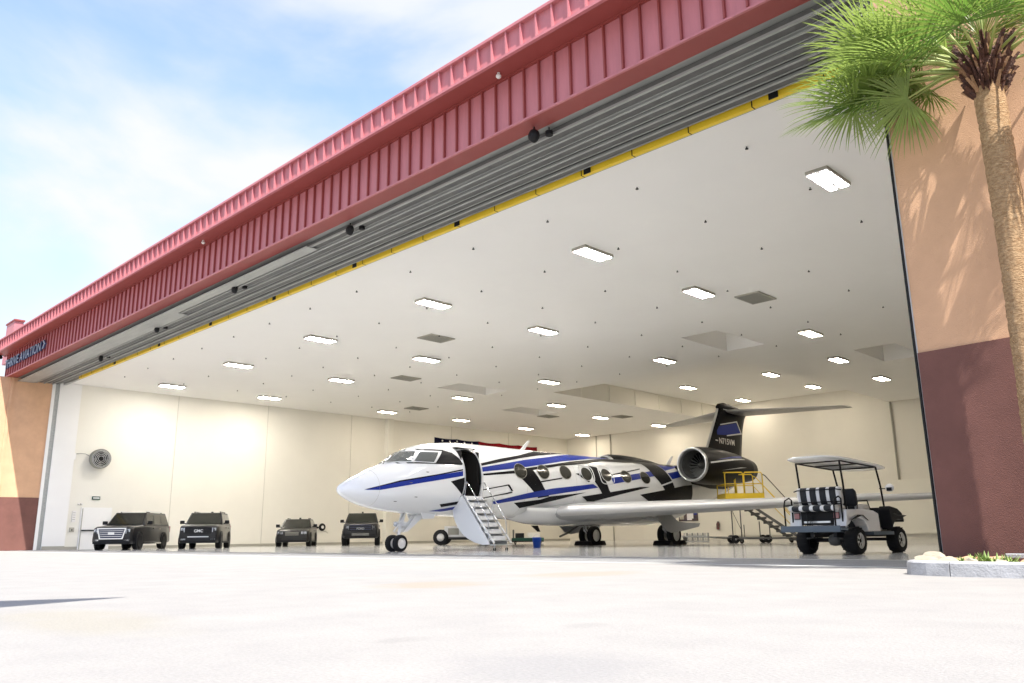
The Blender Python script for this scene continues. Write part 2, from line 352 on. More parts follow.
# upper band
UB0,UT=11.06,11.04
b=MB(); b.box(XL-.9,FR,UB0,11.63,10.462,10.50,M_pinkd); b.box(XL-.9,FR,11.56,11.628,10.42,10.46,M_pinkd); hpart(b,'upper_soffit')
b=MB(); b.box(XL-.9,FR,UB0-.0,UB0+.14,10.502,UT,M_pink)
x=-50.7
while x<FR: b.box(x-.018,x+.018,UB0-.075,UB0,10.505,UT,M_pink); x+=.442
b.box(XL-.9,XL-.76,UB0+.14,14.5,10.47,UT,M_pink)
b.box(XL-.92,FR,UB0-.085,UB0-.002,10.44,10.50,M_pink)
hpart(b,'upper_fascia_band')
b=MB(); b.box(XL-.95,FR,UB0-.10,UB0+.3,UT,UT+.08,M_pink); hpart(b,'coping',bevel=.01)
b=MB(); b.box(XL-.9,FR,UB0+.3,YB,UT-.02,UT+.04,M_wall2); hpart(b,'roof')
b=MB(); b.box(XL-.9,XL-.42,11.75,14.0,ZC-.012,10.46,M_pink); hpart(b,'fascia_end_return')
b=MB(); b.box(-57.6,-55.9,13.0,13.5,11.2,13.75,M_pink); b.box(-57.7,-55.8,12.95,13.55,13.75,13.85,M_pinkd)
tag(hpart(b,'roof_parapet_tower')) 
# right pier
pdir=Vector((1,-.10,0)).normalized()
def pier(z0,z1,m,off,name,xe=8.0):
    b=MB(); a=Vector((-3.6,11.42,0)); n=Vector((pdir.y,-pdir.x,0)); a=a+n*off; e=a+pdir*xe
    poly=[(a.x,a.y),(e.x,e.y),(e.x,14.25),(-3.6,14.25)]
    b.prism(poly,z0,z1,'z',m); return hpart(b,name)
pier(2.80,ZC-.03,M_orange,0,'right_pier')
pier(0,2.795,M_maroon,.03,'right_pier_base')
b=MB(); b.box(-3.625,-3.603,11.44,14.25,0.012,ZC-.03,M_wallw); hpart(b,'pier_corner_trim')
b=MB(); b.box(-3.65,-3.627,11.40,14.25,0.012,ZC-.03,M_black); hpart(b,'door_edge_seal')
# floor rails
for y in (12.0,12.42,12.84,13.26,13.70,14.15):
    b=MB(); b.box(XL+.02,-3.7,y,y+.07,0.0,.011,M_rail); hpart(b,'floor_rail')
# personnel door in the left wall
b=MB(); b.box(XL-.02,XL+.05,16.1,17.75,0.012,2.3,M_wallw); dr=hpart(b,'service_door')
b=MB(); b.box(XL+.05,XL+.08,16.16,16.2,0.02,2.24,M_vent); b.box(XL+.05,XL+.13,16.2,17.6,1.0,1.07,M_blackm); hpart(b,'push_bar',dr)
b.v=[]  # placed

# ---------------------------------------------------------------- writing
def text_mesh(txt, size, depth, m, name, parent, T, sx=1.0):
    cu=bpy.data.curves.new('txt','FONT'); cu.body=txt; cu.size=size; cu.extrude=depth; cu.offset=.012*size
    o=bpy.data.objects.new('txt',cu); COL.objects.link(o)
    dg=bpy.context.evaluated_depsgraph_get(); me=bpy.data.meshes.new_from_object(o.evaluated_get(dg))
    bpy.data.objects.remove(o); me.transform(T@Matrix.Diagonal((sx,1,1,1))); me.materials.clear(); me.materials.append(m); me.name=name
    ob=bpy.data.objects.new(name,me); COL.objects.link(ob)
    if parent: ob.parent=parent
    return ob
sg=empty('wall_sign',(-50.1,11.5,9.60),0,'dark blue raised letters reading THRIVE AVIATION on the rose fascia','sign')
T=Matrix.Rotation(pi/2,4,'X')
text_mesh('THRIVE AVIATION',.68,.04,M_letter,'lettering',sg,T,1.12)
b=MB(); b.prism([(6.42,.04),(6.60,.04),(6.86,.26),(6.60,.48),(6.42,.48),(6.64,.26)],-.04,.04,'y',M_letter); b.build('emblem',sg)

# ---------------------------------------------------------------- ceiling fittings
def light_proto():
    r=empty('ceiling_light')
    b=MB(); b.box(-.28,.28,-.70,.70,-.085,0,M_vent); b.box(-.29,.29,-.71,.71,-.10,-.085,M_wallw); b.build('light_housing',r)
    for sx in (-1,1):
        b=MB(); b.box(sx*.15-.085,sx*.15+.085,-.64,.64,-.108,-.1005,M_tube); b.build('diffuser',r)
    return r
LP=light_proto(); used=False; DM={}
def put_light(x,y,z,label):
    global used
    o=LP if not used else copy_tree(LP); used=True
    if y>24:
        mm=M_tube2 if y<30 else M_tube3
        for c in kids(o):
            if c.name.startswith('diffuser'):
                key=(mm.name,c.data.vertices[0].co.x>0)
                if key not in DM: DM[key]=c.data.copy(); DM[key].materials[0]=mm
                c.data=DM[key]
    o.location=(x,y,z-.004); tag(o,label,'ceiling light','rectangular ceiling lights')
rows=[(19.2,[-7.64,-15.28,-23.1,-30.95,-38.6,-46.6],'row nearest the hangar opening'),(25.4,[-15.3,-23.1,-31.05,-38.6,-46.6],'second row in from the opening'),(34.6,[-15.3,-23.1,-31.1,-38.6,-46.6],'third row in from the opening')]
for y,X,t in rows:
    for i,x in enumerate(X): put_light(x,y,ZC,'lit rectangular ceiling light, %s from the right in the %s'%(ORD[i],t))
for (x,y),t in zip([(-16.88,41.19),(-17.39,48.26),(-36.6,41.43),(-38.41,48.48),(-46.38,55.9),(-38.14,55.74),(-46.3,41.37),(-46.54,48.77)],['to the right of the raised tail pocket, nearer the opening','in the far right ceiling area near the pier','left of the raised tail pocket, just in front of its edge','left of the tail pocket, above the jet cabin','at the far end of the ceiling near the back left corner','deep in the hangar left of the jet fin','at the left side of the ceiling above the flag start','at the left side of the ceiling above the flag end']):
    put_light(x,y,ZC,'lit ceiling light '+t)
for (x,y),t in zip([(-24.14,48.11),(-24.28,54.44),(-30.57,56.06),(-30.37,48.18)],['right of the jet fin','at the far right end','just above the tip of the jet fin','left of the jet fin']):
    put_light(x,y,ZC+1.2,'lit ceiling light in the raised tail pocket, '+t)
def vent(x,y,t):
    r=empty('ceiling_vent',(x,y,ZC-.002)); tag(r,'grey square ceiling vent '+t,'vent','ceiling vents')
    b=MB(); b.box(-.5,.5,-.7,.7,-.05,0,M_vent); b.build('vent_frame',r)
    b=MB()
    for k in range(10): b.box(-.44,.44,-.6+.125*k,-.56+.125*k,-.065,-.051,M_fan)
    b.build('vent_slats',r)
vent(-14.25,27.7,'largest, beside the second light row on the right')
vent(-27.45,23.0,'in the middle between the first two light rows')
vent(-35.9,27.9,'on the left just behind the second light row')
vent(-44.2,35.3,'smallest, high above the nose of the jet')
vent(-40.8,45.2,'behind the last square ceiling pocket')
vent(-37.2,49.6,'left of the raised tail pocket deep in the hangar')
sp=MB(); sp.lathe([(.015,0),(.015,-.04),(.04,-.045),(.04,-.065),(.012,-.07)],M_blackm,n=8)
spo=None
for j in range(7):
    y=16.2+3.28*j
    for i in range(13):
        x=-8.24-3.12*i
        if any(h[0]-.2<x<h[1]+.2 and h[2]-.2<y<h[3]+.2 for h in holes): continue
        if spo is None: spo=sp.build('ceiling_sprinkler'); o=spo
        else: o=spo.copy(); COL.objects.link(o)
        o.location=(x,y,ZC-.002)
        tag(o,'small dark sprinkler head, %s from the right in the %s sprinkler row from the opening'%(ORD[i],ORD[j]),'sprinkler','ceiling sprinkler heads')
# soffit floodlights
def flood():
    r=empty('floodlight')
    b=MB(); b.tube([(0,0,0),(0,0,-.14)],.025,M_black,8); b.build('mount',r)
    b=MB(); b.lathe([(.06,-.13),(.15,-.09),(.165,.0),(.165,.05),(.13,.075)],M_black,c=(0,0,-.24),ax='y',n=20); b.build('lamp_head',r)
    b=MB(); b.lathe([(.11,-.05),(.11,.05)],M_black,c=(.28,.32,-.16),ax='z',n=14); b.tube([(.28,.32,0),(.28,.32,-.12)],.02,M_black,6); b.build('sensor',r)
    return r
FP=flood()
for i,(x,y) in enumerate([(-11.0,11.93),(-18.46,12.25),(-25.94,12.58),(-33.35,12.92),(-40.71,13.27)]):
    o=FP if i==0 else copy_tree(FP); o.location=(x,y,ZC-.03); o.scale=(.78,.78,.9)
    tag(o,'round black floodlight under the door soffit, %s from the right'%ORD[i],'floodlight','floodlights under the soffit')
for i,x in enumerate((-11.5,-26.0)):
    r=MB(); r.lathe([(.035,0),(.035,-.04),(.06,-.06),(.06,-.1),(.03,-.13)],M_fw,n=14)
    o=r.build('security_camera',loc=(x,11.35,10.462)); tag(o,'small white dome camera under the upper fascia, %s one'%('nearer' if i==0 else 'farther'),'camera','dome cameras')
r=empty('wall_lamp',(XL-.75,11.3,10.44)); tag(r,'small dark round lamp at the far left end of the fascia','lamp')
b=MB(); b.lathe([(.12,0),(.16,-.1),(.12,-.18)],M_blackm,n=14); b.build('lamp_shade',r); b=MB(); b.lathe([(.03,.02),(.03,0)],M_blackm,n=8); b.build('lamp_stem',r)
# wall fan
r=empty('wall_fan',(XL-.02,16.75,5.03)); tag(r,'round grey wall mounted fan with bracket and cable on the left wall','fan')
b=MB(); b.lathe([(.50,.0),(.56,.12),(.56,.42),(.52,.46),(.50,.42),(.50,.12)],M_fan,ax='x',n=32,cap=False); b.build('fan_housing',r)
b=MB()
b.lathe([(.49,.02),(.0,.02)],M_steelD,ax='x',n=24)
for q in (.14,.23,.32,.41,.47): b.lathe([(q,.44),(q+.012,.455),(q+.024,.44)],M_alu,ax='x',n=28,cap=False)
b.lathe([(.0,.47),(.13,.46),(.15,.2)],M_blackm,ax='x',n=16); b.build('fan_guard',r)
b=MB()
for k in range(5):
    t=2*pi*k/5; b.quad([(.25,cos(t)*.1,sin(t)*.1),(.25,cos(t)*.46,sin(t)*.46),(.34,cos(t+.6)*.46,sin(t+.6)*.46),(.34,cos(t+.6)*.1,sin(t+.6)*.1)],M_blackm)
b.build('fan_blades',r)
b=MB(); b.tube([(.06,-1.25,.22),(.06,-1.0,.26),(.08,-.75,.25),(.12,-.5,.12)],.018,M_fan,6); b.box(.0,.1,-1.42,-1.24,-.1,.24,M_wallw); b.build('cable',r)
def wallbox(name,y0,y1,z0,z1,m,label,cat,d=.06,extra=None):
    r=MB(); r.box(0,d,(y0-y1)/2,(y1-y0)/2,0,z1-z0,m)
    if extra: extra(r,d,y1-y0,z1-z0)
    o=r.build(name,loc=(XL-.018,(y0+y1)/2,z0),bevel=.01); return tag(o,label,cat)
wallbox('exit_sign',16.62,17.05,2.74,2.92,M_green,'small green sign above the white service door','exit sign',extra=lambda r,d,w,h:r.box(d,d+.012,-w*.4,w*.4,h*.3,h*.7,M_fw))
wallbox('notice_board',15.66,15.86,1.5,2.1,M_fw,'narrow white notice sign beside the white service door','notice',extra=lambda r,d,w,h:[r.box(d,d+.006,-w*.35,w*.35,h*k,h*k+.03,M_vent) for k in (.2,.4,.6,.8)])
wallbox('electrical_box',15.6,15.85,.95,1.2,M_vent,'small grey electrical box low on the left wall by the service door','electrical box',extra=lambda r,d,w,h:r.box(d,d+.02,-.03,.03,h*.3,h*.6,M_blackm))
wallbox('emergency_lamp',15.9,16.15,2.42,2.52,M_vent,'small grey emergency lamp at the upper left corner of the service door','lamp',extra=lambda r,d,w,h:[r.lathe([(.06,0),(.05,.06)],M_fw,c=(d,sx*.08,.06),ax='x',n=10) for sx in (-1,1)])
# hose reel
r=empty('hose_reel',(XL-.02,31.75,1.2)); tag(r,'round black hose reel on the left wall between the two right hand vehicles','hose reel')
b=MB(); b.lathe([(.20,.10),(.40,.08),(.44,.18),(.40,.28),(.20,.26)],M_black,ax='x',n=24); b.build('hose_coil',r)
b=MB(); b.lathe([(.0,.29),(.17,.29),(.17,.05),(.0,.0)],M_fw,ax='x',n=18); b.build('reel_hub',r)
b=MB(); b.lathe([(.1,0),(.12,.25)],M_black,c=(0,-.62,-.05),ax='x',n=12); b.box(0,.06,-.7,.1,-.08,-.02,M_black); b.tube([(.15,.1,-.42),(.2,.5,-.5),(.15,.8,-.68)],.025,M_vent,6); b.build('hose_guide',r); r.scale=(.6,.6,.6)
# flag on the left wall
r=empty('wall_flag',(XL-.02,47.8,2.2)); tag(r,'large American flag hung flat on the left wall behind the jet','flag')
FW=12.0; FH=6.0
def wave(u,v): return .05+.03*sin(u*1.9+.7*sin(v))+.01*sin(v*3+u)
def flagpatch(u0,u1,v0,v1,m,name,off=0):
    b=MB(); nu=max(2,int((u1-u0)/.3)); nv=max(1,int((v1-v0)/.3)); vs=[]
    for j in range(nv+1):
        for i in range(nu+1):
            u=u0+(u1-u0)*i/nu; v=v0+(v1-v0)*j/nv; sag=-.07*abs(sin(u*pi/2.4))*(v/FH)
            vs.append((wave(u,v)+off,u-FW/2,v+sag))
    b.add(vs,[(j*(nu+1)+i,j*(nu+1)+i+1,(j+1)*(nu+1)+i+1,(j+1)*(nu+1)+i) for j in range(nv) for i in range(nu)],m,True)
    return b
b=MB(); vs=[]
for k in range(13):
    q=flagpatch(0 if k<7 else 4.8,FW,FH*k/13,FH*(k+1)/13,M_red if k%2==0 else M_fw,'s'); b.add(q.v,q.f,q.slots[0],True)
b.build('stripes',r)
ct=flagpatch(0,4.8,FH*7/13,FH,M_navy,'c').build('canton',r)
b=MB()
for j in range(9):
    for i in range(6 if j%2==0 else 5):
        u=.4+.8*i+(.4 if j%2 else 0); v=FH*7/13+.28+.33*j
        sag=-.07*abs(sin(u*pi/2.4))*(v/FH); pts=[]
        for k in range(10):
            t=pi/2+2*pi*k/10; rr=.12 if k%2==0 else .05
            pts.append((wave(u,v)+.012,u-FW/2+rr*cos(t),v+sag+rr*sin(t)))
        b.quad(pts,M_fw)
b.build('stars',ct)


# ---------------------------------------------------------------- private jet (local x = left, y = aft, z = up, origin at the nose wheel)
JET=empty('private_jet',(-22.359,17.095,0),math.atan2(.05917,.99825),'white private jet with blue and black swooshes, black tail fin and open airstair','aircraft')
FT=[(-2.47,1.97,1.97,1.97,0.0),(-2.42,2.07,1.86,1.965,.12),(-2.2,2.22,1.72,1.96,.29),(-1.8,2.42,1.56,1.97,.52),(-1.2,2.68,1.41,2.0,.77),(-0.56,2.93,1.32,2.08,.96),(-0.1,3.2,1.28,2.2,1.06),(0.3,3.42,1.25,2.3,1.13),(1.0,3.63,1.21,2.4,1.2),(2.2,3.78,1.17,2.46,1.26),(3.2,3.82,1.15,2.48,1.28),(16,3.82,1.15,2.48,1.28),(18,3.84,1.32,2.58,1.22),(20,3.88,1.7,2.8,1.06),(22,3.95,2.2,3.1,.85),(24,4.05,2.8,3.45,.6),(26,4.2,3.5,3.85,.33),(27.2,4.2,3.85,4.02,.12)]
def _sm(s,k):
    n=len(FT)
    if s<=FT[0][0]: return FT[0][k]
    if s>=FT[-1][0]: return FT[-1][k]
    for i in range(n-1):
        if FT[i][0]<=s<=FT[i+1][0]: break
    x0,x1=FT[i][0],FT[i+1][0]; y0,y1=FT[i][k],FT[i+1][k]; h=x1-x0
    def slope(j):
        if j==0: return (FT[1][k]-FT[0][k])/(FT[1][0]-FT[0][0])
        if j==n-1: return (FT[-1][k]-FT[-2][k])/(FT[-1][0]-FT[-2][0])
        a=(FT[j][k]-FT[j-1][k])/(FT[j][0]-FT[j-1][0]); c=(FT[j+1][k]-FT[j][k])/(FT[j+1][0]-FT[j][0])
        return 0 if a*c<=0 else 2*a*c/(a+c)
    m0,m1=slope(i),slope(i+1); t=(s-x0)/h
    return (2*t**3-3*t*t+1)*y0+(t**3-2*t*t+t)*h*m0+(-2*t**3+3*t*t)*y1+(t**3-t*t)*h*m1
def skin(s,z,off):
    zt,zb,zc,w=[_sm(s,k) for k in (1,2,3,4)]
    hh=(zt-zc) if z>zc else (zc-zb)
    r=max(-.9995,min(.9995,(z-zc)/hh)); l=w*sqrt(1-r*r); z=zc+r*hh
    nl=l/(w*w); nz=(z-zc)/(hh*hh); q=sqrt(nl*nl+nz*nz) or 1
    return (l+off*nl/q, s, z+off*nz/q)
def clip(poly, ax, v, keep_gt):
    out=[]; n=len(poly)
    for i in range(n):
        a,b=poly[i],poly[(i+1)%n]; ia=(a[ax]>=v) if keep_gt else (a[ax]<=v); ib=(b[ax]>=v) if keep_gt else (b[ax]<=v)
        if ia: out.append(a)
        if ia!=ib:
            t=(v-a[ax])/(b[ax]-a[ax]); out.append((a[0]+t*(b[0]-a[0]),a[1]+t*(b[1]-a[1])))
    return out
def decal(mb, poly, m, off, both=True, ds=.3, dz=.07, fn=skin):
    s0,s1=min(p[0] for p in poly),max(p[0] for p in poly)
    a=s0
    while a<s1-1e-6:
        b=min(a+ds,s1); ps=clip(clip(poly,0,a,True),0,b,False)
        if len(ps)>2:
            z0,z1=min(p[1] for p in ps),max(p[1] for p in ps); c=z0
            while c<z1-1e-6:
                d=min(c+dz,z1); q=clip(clip(ps,1,c,True),1,d,False)
                if len(q)>2:
                    pts=[fn(s,z,off) for s,z in q]; mb.add(pts,[tuple(range(len(pts)))],m,False)
                    if both: mb.add([(-x,y,z) for x,y,z in pts],[tuple(range(len(pts)))],m,False)
                c=d
        a=b
st=sorted(set([-2.47,-2.45,-2.42,-2.36,-2.28,-2.2,-2.0,-1.8,-1.6,-1.4,-1.2,-1.0,-.8,-.56,-.4,-.25,-.1,.1,.3,.5,.75,1.0,1.3,1.6,1.98,2.25,2.52,2.79,3.2]+[3.2+.8*k for k in range(1,17)]+[16.5,17,17.5,18,18.5,19,19.5,20,20.5,21,21.5,22,22.5,23,23.5,24,24.5,25,25.5,26,26.5,27,27.2]))
NR=72; b=MB(); vs=[]
for s in st:
    zt,zb,zc,w=[_sm(s,k) for k in (1,2,3,4)]
    for k in range(NR):
        t=2*pi*k/NR; c=cos(t); vs.append((w*sin(t),s,zc+c*((zt-zc) if c>0 else (zc-zb))))
fs=[]
for i in range(len(st)-1):
    for k in range(NR):
        if 1.97<st[i]<2.78 and 8<=k<24: continue
        fs.append((i*NR+k,i*NR+(k+1)%NR,(i+1)*NR+(k+1)%NR,(i+1)*NR+k))
b.add(vs,fs,M_jw,True)
LV=[('k',[(-1.82,1.96),(-.67,2.27),(.86,2.54),(1.92,2.75),(1.91,2.70),(.04,2.34),(-1.34,2.01)]),
('b',[(-1.82,1.945),(-.68,2.22),(.85,2.5),(1.91,2.68),(1.89,2.51),(.04,2.2),(-1.34,1.95)]),
('k',[(2.86,3.0),(4.0,3.24),(5.22,3.45),(6.6,3.73),(8.8,3.80),(6.6,3.55),(5.22,3.34),(2.86,2.91)]),
('b',[(2.86,2.86),(5.52,3.30),(8.9,3.755),(10.5,3.80),(12.2,3.80),(10.3,3.66),(7.74,3.36),(4.98,2.95),(2.86,2.70)]),
('k',[(2.86,2.63),(4.59,2.83),(5.2,2.94),(8.49,3.41),(11.2,3.71),(12.8,3.80),(17.5,3.81),(17.2,3.66),(15.8,3.70),(14.23,3.66),(10.87,3.57),(9.51,3.37),(7.55,3.17),(5.7,2.9),(4.56,2.72),(2.9,2.57)]),
('k',[(4.58,2.78),(5.71,2.9),(6.31,2.25),(6.72,1.95),(6.08,1.87)]),
('b',[(3.6,1.69),(5.41,2.04),(6.8,2.25),(9.51,2.52),(9.87,2.39),(6.81,2.01),(5.62,1.86),(3.75,1.60)]),
('k',[(4.8,1.67),(6.24,1.82),(6.75,1.95),(9.05,2.17),(7.13,1.81),(5.29,1.49)]),
('k',[(9.5,3.3),(10.1,3.25),(10.3,2.9),(10.67,2.32),(10.85,2.16),(10.27,2.07),(9.6,2.65)]),
('k',[(8.82,2.0),(10.83,2.24),(13.09,2.53),(13.93,2.56),(11.53,2.16),(9.7,1.83),(9.26,1.82)]),
('b',[(10.91,2.83),(14.42,3.3),(14.73,3.1),(10.98,2.58)]),
('k',[(14.2,3.78),(15.6,3.80),(15.81,3.45),(16.1,2.57),(15.17,2.47),(14.48,3.11)]),
('b',[(15.75,3.74),(17.8,3.76),(17.9,3.3),(16.1,3.0)]),
('k',[(13.1,2.19),(15.13,2.46),(17.0,2.72),(17.9,2.8),(17.9,2.1),(13.91,1.93)]),
('k',[(17.6,3.82),(20,3.86),(24,4.02),(27,4.18),(27,3.9),(24,3.0),(22,2.75),(20,2.7),(17.9,2.85)]),
('k',[(1.33,2.3),(1.96,2.46),(1.96,1.88)]),
('k',[(1.16,1.55),(1.94,1.66),(2.02,1.57),(1.32,1.46)]),
('b',[(.95,1.33),(2.07,1.51),(2.18,1.42),(1.49,1.32)]),
('k',[(2.92,2.09),(4.21,2.31),(4.21,2.27),(2.94,2.06)]),('k',[(4.15,2.3),(4.27,2.31),(4.54,2.08),(4.45,2.07)]),('k',[(3.04,1.81),(4.49,2.06),(4.51,2.02),(3.07,1.78)]),
('k',[(5.93,2.48),(7.45,2.7),(7.44,2.65),(5.93,2.43)]),('k',[(8.4,2.9),(8.6,2.92),(9.3,2.62),(9.2,2.58)]),('w',[(13.08,2.31),(16.46,3.01),(16.41,2.93),(13.09,2.25)]),('k',[(10.9,2.98),(13.68,3.40),(13.59,3.34),(10.87,2.92)]),
('w',[(11.3,3.5),(13.6,3.66),(13.9,3.5),(11.4,3.33)]),('w',[(15.9,3.4),(17.3,3.62),(17.4,3.48),(15.95,3.28)]),
('k',[(-.67,2.885),(1.92,2.925),(1.91,2.885),(-.76,2.84)]),('k',[(.25,3.40),(1.37,3.40),(1.33,3.355),(.15,3.345)])]
for i,(c,p) in enumerate(LV):
    decal(b,p,{'k':M_jk,'b':M_jb,'w':M_jw}[c],.004+.0012*(i%12)+(.012 if c=='w' else 0))
b.build('fuselage',JET)
# radome ring and panel seams
b=MB()
for s in (-1.35,5.35,8.4,17.35):
    zt,zb,zc,w=[_sm(s,k) for k in (1,2,3,4)]
    b.tube([(( w+.001)*sin(t),s,zc+cos(t)*((zt-zc) if cos(t)>0 else (zc-zb))) for t in [2*pi*k/48 for k in range(49)]],.004,M_vent,4,cap=False)
b.build('panel_seams',JET)
# cockpit glass
for nm,pg,m in (('windshield',[(-.63,2.89),(-.40,3.03),(-.23,3.12),(.05,3.29),(.28,3.28),(.09,3.1),(-.1,2.91)],M_glassj),('cockpit_side_window',[(0.0,2.92),(.2,3.1),(.39,3.26),(1.05,3.27),(.85,3.08),(.67,2.91)],M_glassj),('cockpit_side_window',[(.78,2.90),(1.05,3.13),(1.32,3.35),(1.62,3.28),(1.82,3.1),(1.90,2.93)],M_jk)):
    for sx in (1,-1):
        f=MB(); cx=sum(p[0] for p in pg)/len(pg); cz=sum(p[1] for p in pg)/len(pg)
        t=MB(); decal(t,[(cx+(s-cx)*1.10,cz+(z-cz)*1.13) for s,z in pg],M_jw if m is M_glassj else M_jk,.024,both=False,ds=.12)
        g_=MB(); decal(g_,pg,m,.034,both=False,ds=.12)
        for q in (t,g_): q.v=[(sx*x,y,z) for x,y,z in q.v]
        o=g_.build(nm,JET); t.build('window_frame',o)
# cabin windows
WC=[(4.94,2.83),(6.31,2.86),(7.73,2.91),(9.15,2.92),(10.59,2.94),(12.11,2.94),(13.67,2.96)]
for i,(s,z) in enumerate(WC):
    for sx in (1,-1):
        a=.335+.006*i; c=.26
        f=MB(); f.add([(sx*p[0],p[1],p[2]) for p in [skin(s+a*cos(2*pi*k/28),z+c*sin(2*pi*k/28)*1.0,.022) for k in range(28)]+[skin(s,z,.026)]],[(k,(k+1)%28,28) for k in range(28)],M_winlight,True)
        o=f.build('cabin_window',JET)
        r=MB(); r.tube([(sx*p[0],p[1],p[2]) for p in [skin(s+a*1.04*cos(2*pi*k/28),z+c*1.06*sin(2*pi*k/28),.02) for k in range(29)]],.010,M_vent if i not in(3,4) else M_jw,6,cap=False); r.build('window_rim',o)
    if i in (3,4):
        f=MB(); a,c=.50,.37; pts=[]
        for k in range(33):
            t=2*pi*k/32; ct,sn=cos(t),sin(t); q=(abs(ct)**4+abs(sn)**4)**-.25; pts.append(skin(s+a*ct*q,z+c*sn*q-.01,.02))
        f.tube(pts,.018,M_jw,5,cap=False); f.build('window_surround',JET)
# entry door opening, vestibule and airstair
b=MB(); b.box(-.9,-.86,1.6,3.2,1.75,3.55,M_interior); b.box(-.86,1.1,1.93,1.965,1.80,3.42,M_interior); b.box(-.86,1.1,2.80,2.84,1.80,3.42,M_interior); b.box(-.86,1.12,1.97,2.79,1.78,1.82,M_vent); b.box(-.86,.85,1.9,2.9,3.50,3.54,M_interior); b.box(-.5,.3,2.2,2.79,1.82,2.9,M_interior)
b.build('vestibule',JET)
b=MB(); pts=[skin(1.98,1.85+.1*k,.012) for k in range(17)]+[skin(1.98+.09*k,3.46+.03*sin(pi*k/9),.012) for k in range(10)]+[skin(2.79,3.46-.1*k,.012) for k in range(17)]
b.tube(pts,.022,M_alu,6); b.build('door_frame',JET)
b=MB()
for (s,z) in ((1.98,3.47),(2.79,3.47)):
    d=1 if s<2.3 else -1
    pg=[(s,z+.02),(s+d*.26,z+.02),(s+d*.1,z-.06),(s+d*.03,z-.16),(s,z-.34)]
    decal(b,pg,M_jw,.0,both=False,ds=.05,dz=.05)
b.build('door_corner_trim',JET)
A=Vector((1.16,0,1.80)); Bf=Vector((2.42,0,.22))
D=empty('airstair_group') if False else None
st_=MB()
arc=[(1.0,1.80),(.80,1.62),(.70,1.37),(.74,1.14),(.85,.93),(1.0,.73),(1.19,.55),(1.45,.39),(1.76,.27),(2.13,.19),(2.42,.20)]
inner=[(x+.05,z+.06) for x,z in arc[1:-1]]
st_.prism(arc+[(2.42,.26),(1.16,1.84)],1.93,1.965,'y',M_jw)
for i in range(len(arc)-1):
    (x0,z0),(x1,z1)=arc[i],arc[i+1]; st_.add([(x0,1.93,z0),(x1,1.93,z1),(x1,2.86,z1),(x0,2.86,z0)],[(0,1,2,3)],M_jw,True)
st_.prism(arc+[(2.42,.26),(1.16,1.84)],2.83,2.86,'y',M_jw)
air=st_.build('airstair_door',JET)
for k in range(7):
    t=(k+.6)/7; p=A.lerp(Bf,t); q=MB(); q.box(p.x-.02,p.x+.25,2.0,2.82,p.z-.0,p.z+.03,M_alu); q.box(p.x-.02,p.x-.0,2.0,2.82,p.z-.0,p.z+.17,M_jw); q.build('step',air)
q=MB(); 
for s in (1.975,2.825): q.tube([(A.x+.05,s,A.z+.05),(Bf.x+.2,s,Bf.z+.02)],.035,M_jw,6)
q.box(Bf.x+.0,Bf.x+.24,1.98,2.83,.17,.21,M_alu); q.tube([(Bf.x+.1,2.1,.17),(Bf.x+.1,2.1,.02)],.02,M_alu,6); q.tube([(Bf.x+.1,2.7,.17),(Bf.x+.1,2.7,.02)],.02,M_alu,6)
for s in (2.1,2.7): q.lathe([(.045,-.03),(.045,.03)],M_rubber,c=(Bf.x+.1,s,.045),ax='y',n=10)
q.build('stringer',air)
for s in (1.97,2.85):
    q=MB(); q.tube([(1.02,s,2.25),(1.35,s,2.32),(1.9,s,1.62),(2.35,s,1.02),(2.42,s,.28)],.014,M_chrome,6); q.tube([(1.7,s,1.18),(1.78,s,1.78)],.012,M_chrome,6); q.tube([(1.22,s,1.75),(1.35,s,2.32)],.012,M_chrome,6); q.build('handrail',air)
# wings
def airfoil(le,chord,th,n=14,zc=0):
    pts=[]
    def t_(x): return 5*th*(.2969*sqrt(x)-.126*x-.3516*x*x+.2843*x**3-.1015*x**4)
    xs=[(1-cos(pi*k/n))/2 for k in range(n+1)]
    up=[(x,t_(x)*1.05) for x in xs]; lo=[(x,-t_(x)*.95) for x in xs[1:-1]]
    return [(le+x*chord,zc+z*chord) for x,z in reversed(up)]+[(le+x*chord,zc+z*chord) for x,z in lo]
WL=[(.7,6.62,1.33,7.4,.100),(1.3,7.0,1.38,6.8,.102),(4,8.62,1.46,4.9,.112),(8,11.02,1.58,3.6,.105),(12,13.4,1.70,2.5,.10),(14.0,14.62,1.76,1.9,.095),(14.35,15.0,1.80,1.7,.09)]
for sx in (1,-1):
    b=MB(); b.loft([[(sx*l,s,z) for s,z in airfoil(le,ch,th,14,zc)] for l,le,zc,ch,th in WL],M_wing)
    wg=b.build('wing',JET)
    b=MB()
    rings=[]
    for l,le,zc,ch,th in WL[1:-1]:
        r=airfoil(le-.012,ch,th*1.03,22,zc); r=[q for q in r if q[0]<le+.05*ch+.05]; rings.append([(sx*l,s,z) for s,z in r])
    n=min(len(r) for r in rings); rings=[r[(len(r)-n)//2:(len(r)-n)//2+n] for r in rings]
    fs=[(i*n+k,i*n+k+1,(i+1)*n+k+1,(i+1)*n+k) for i in range(len(rings)-1) for k in range(n-1)]
    b.add([p for r in rings for p in r],fs,M_wing_le,True); b.build('leading_edge',wg)
    b=MB(); b.loft([[(sx*(14.33+.0),s,z) for s,z in airfoil(15.0,1.7,.07,8,1.80)],[(sx*14.55,s,z) for s,z in airfoil(15.4,1.35,.06,8,2.15)],[(sx*14.95,s,z) for s,z in airfoil(16.3,.75,.05,8,3.35)]],M_wing); b.build('winglet',wg)
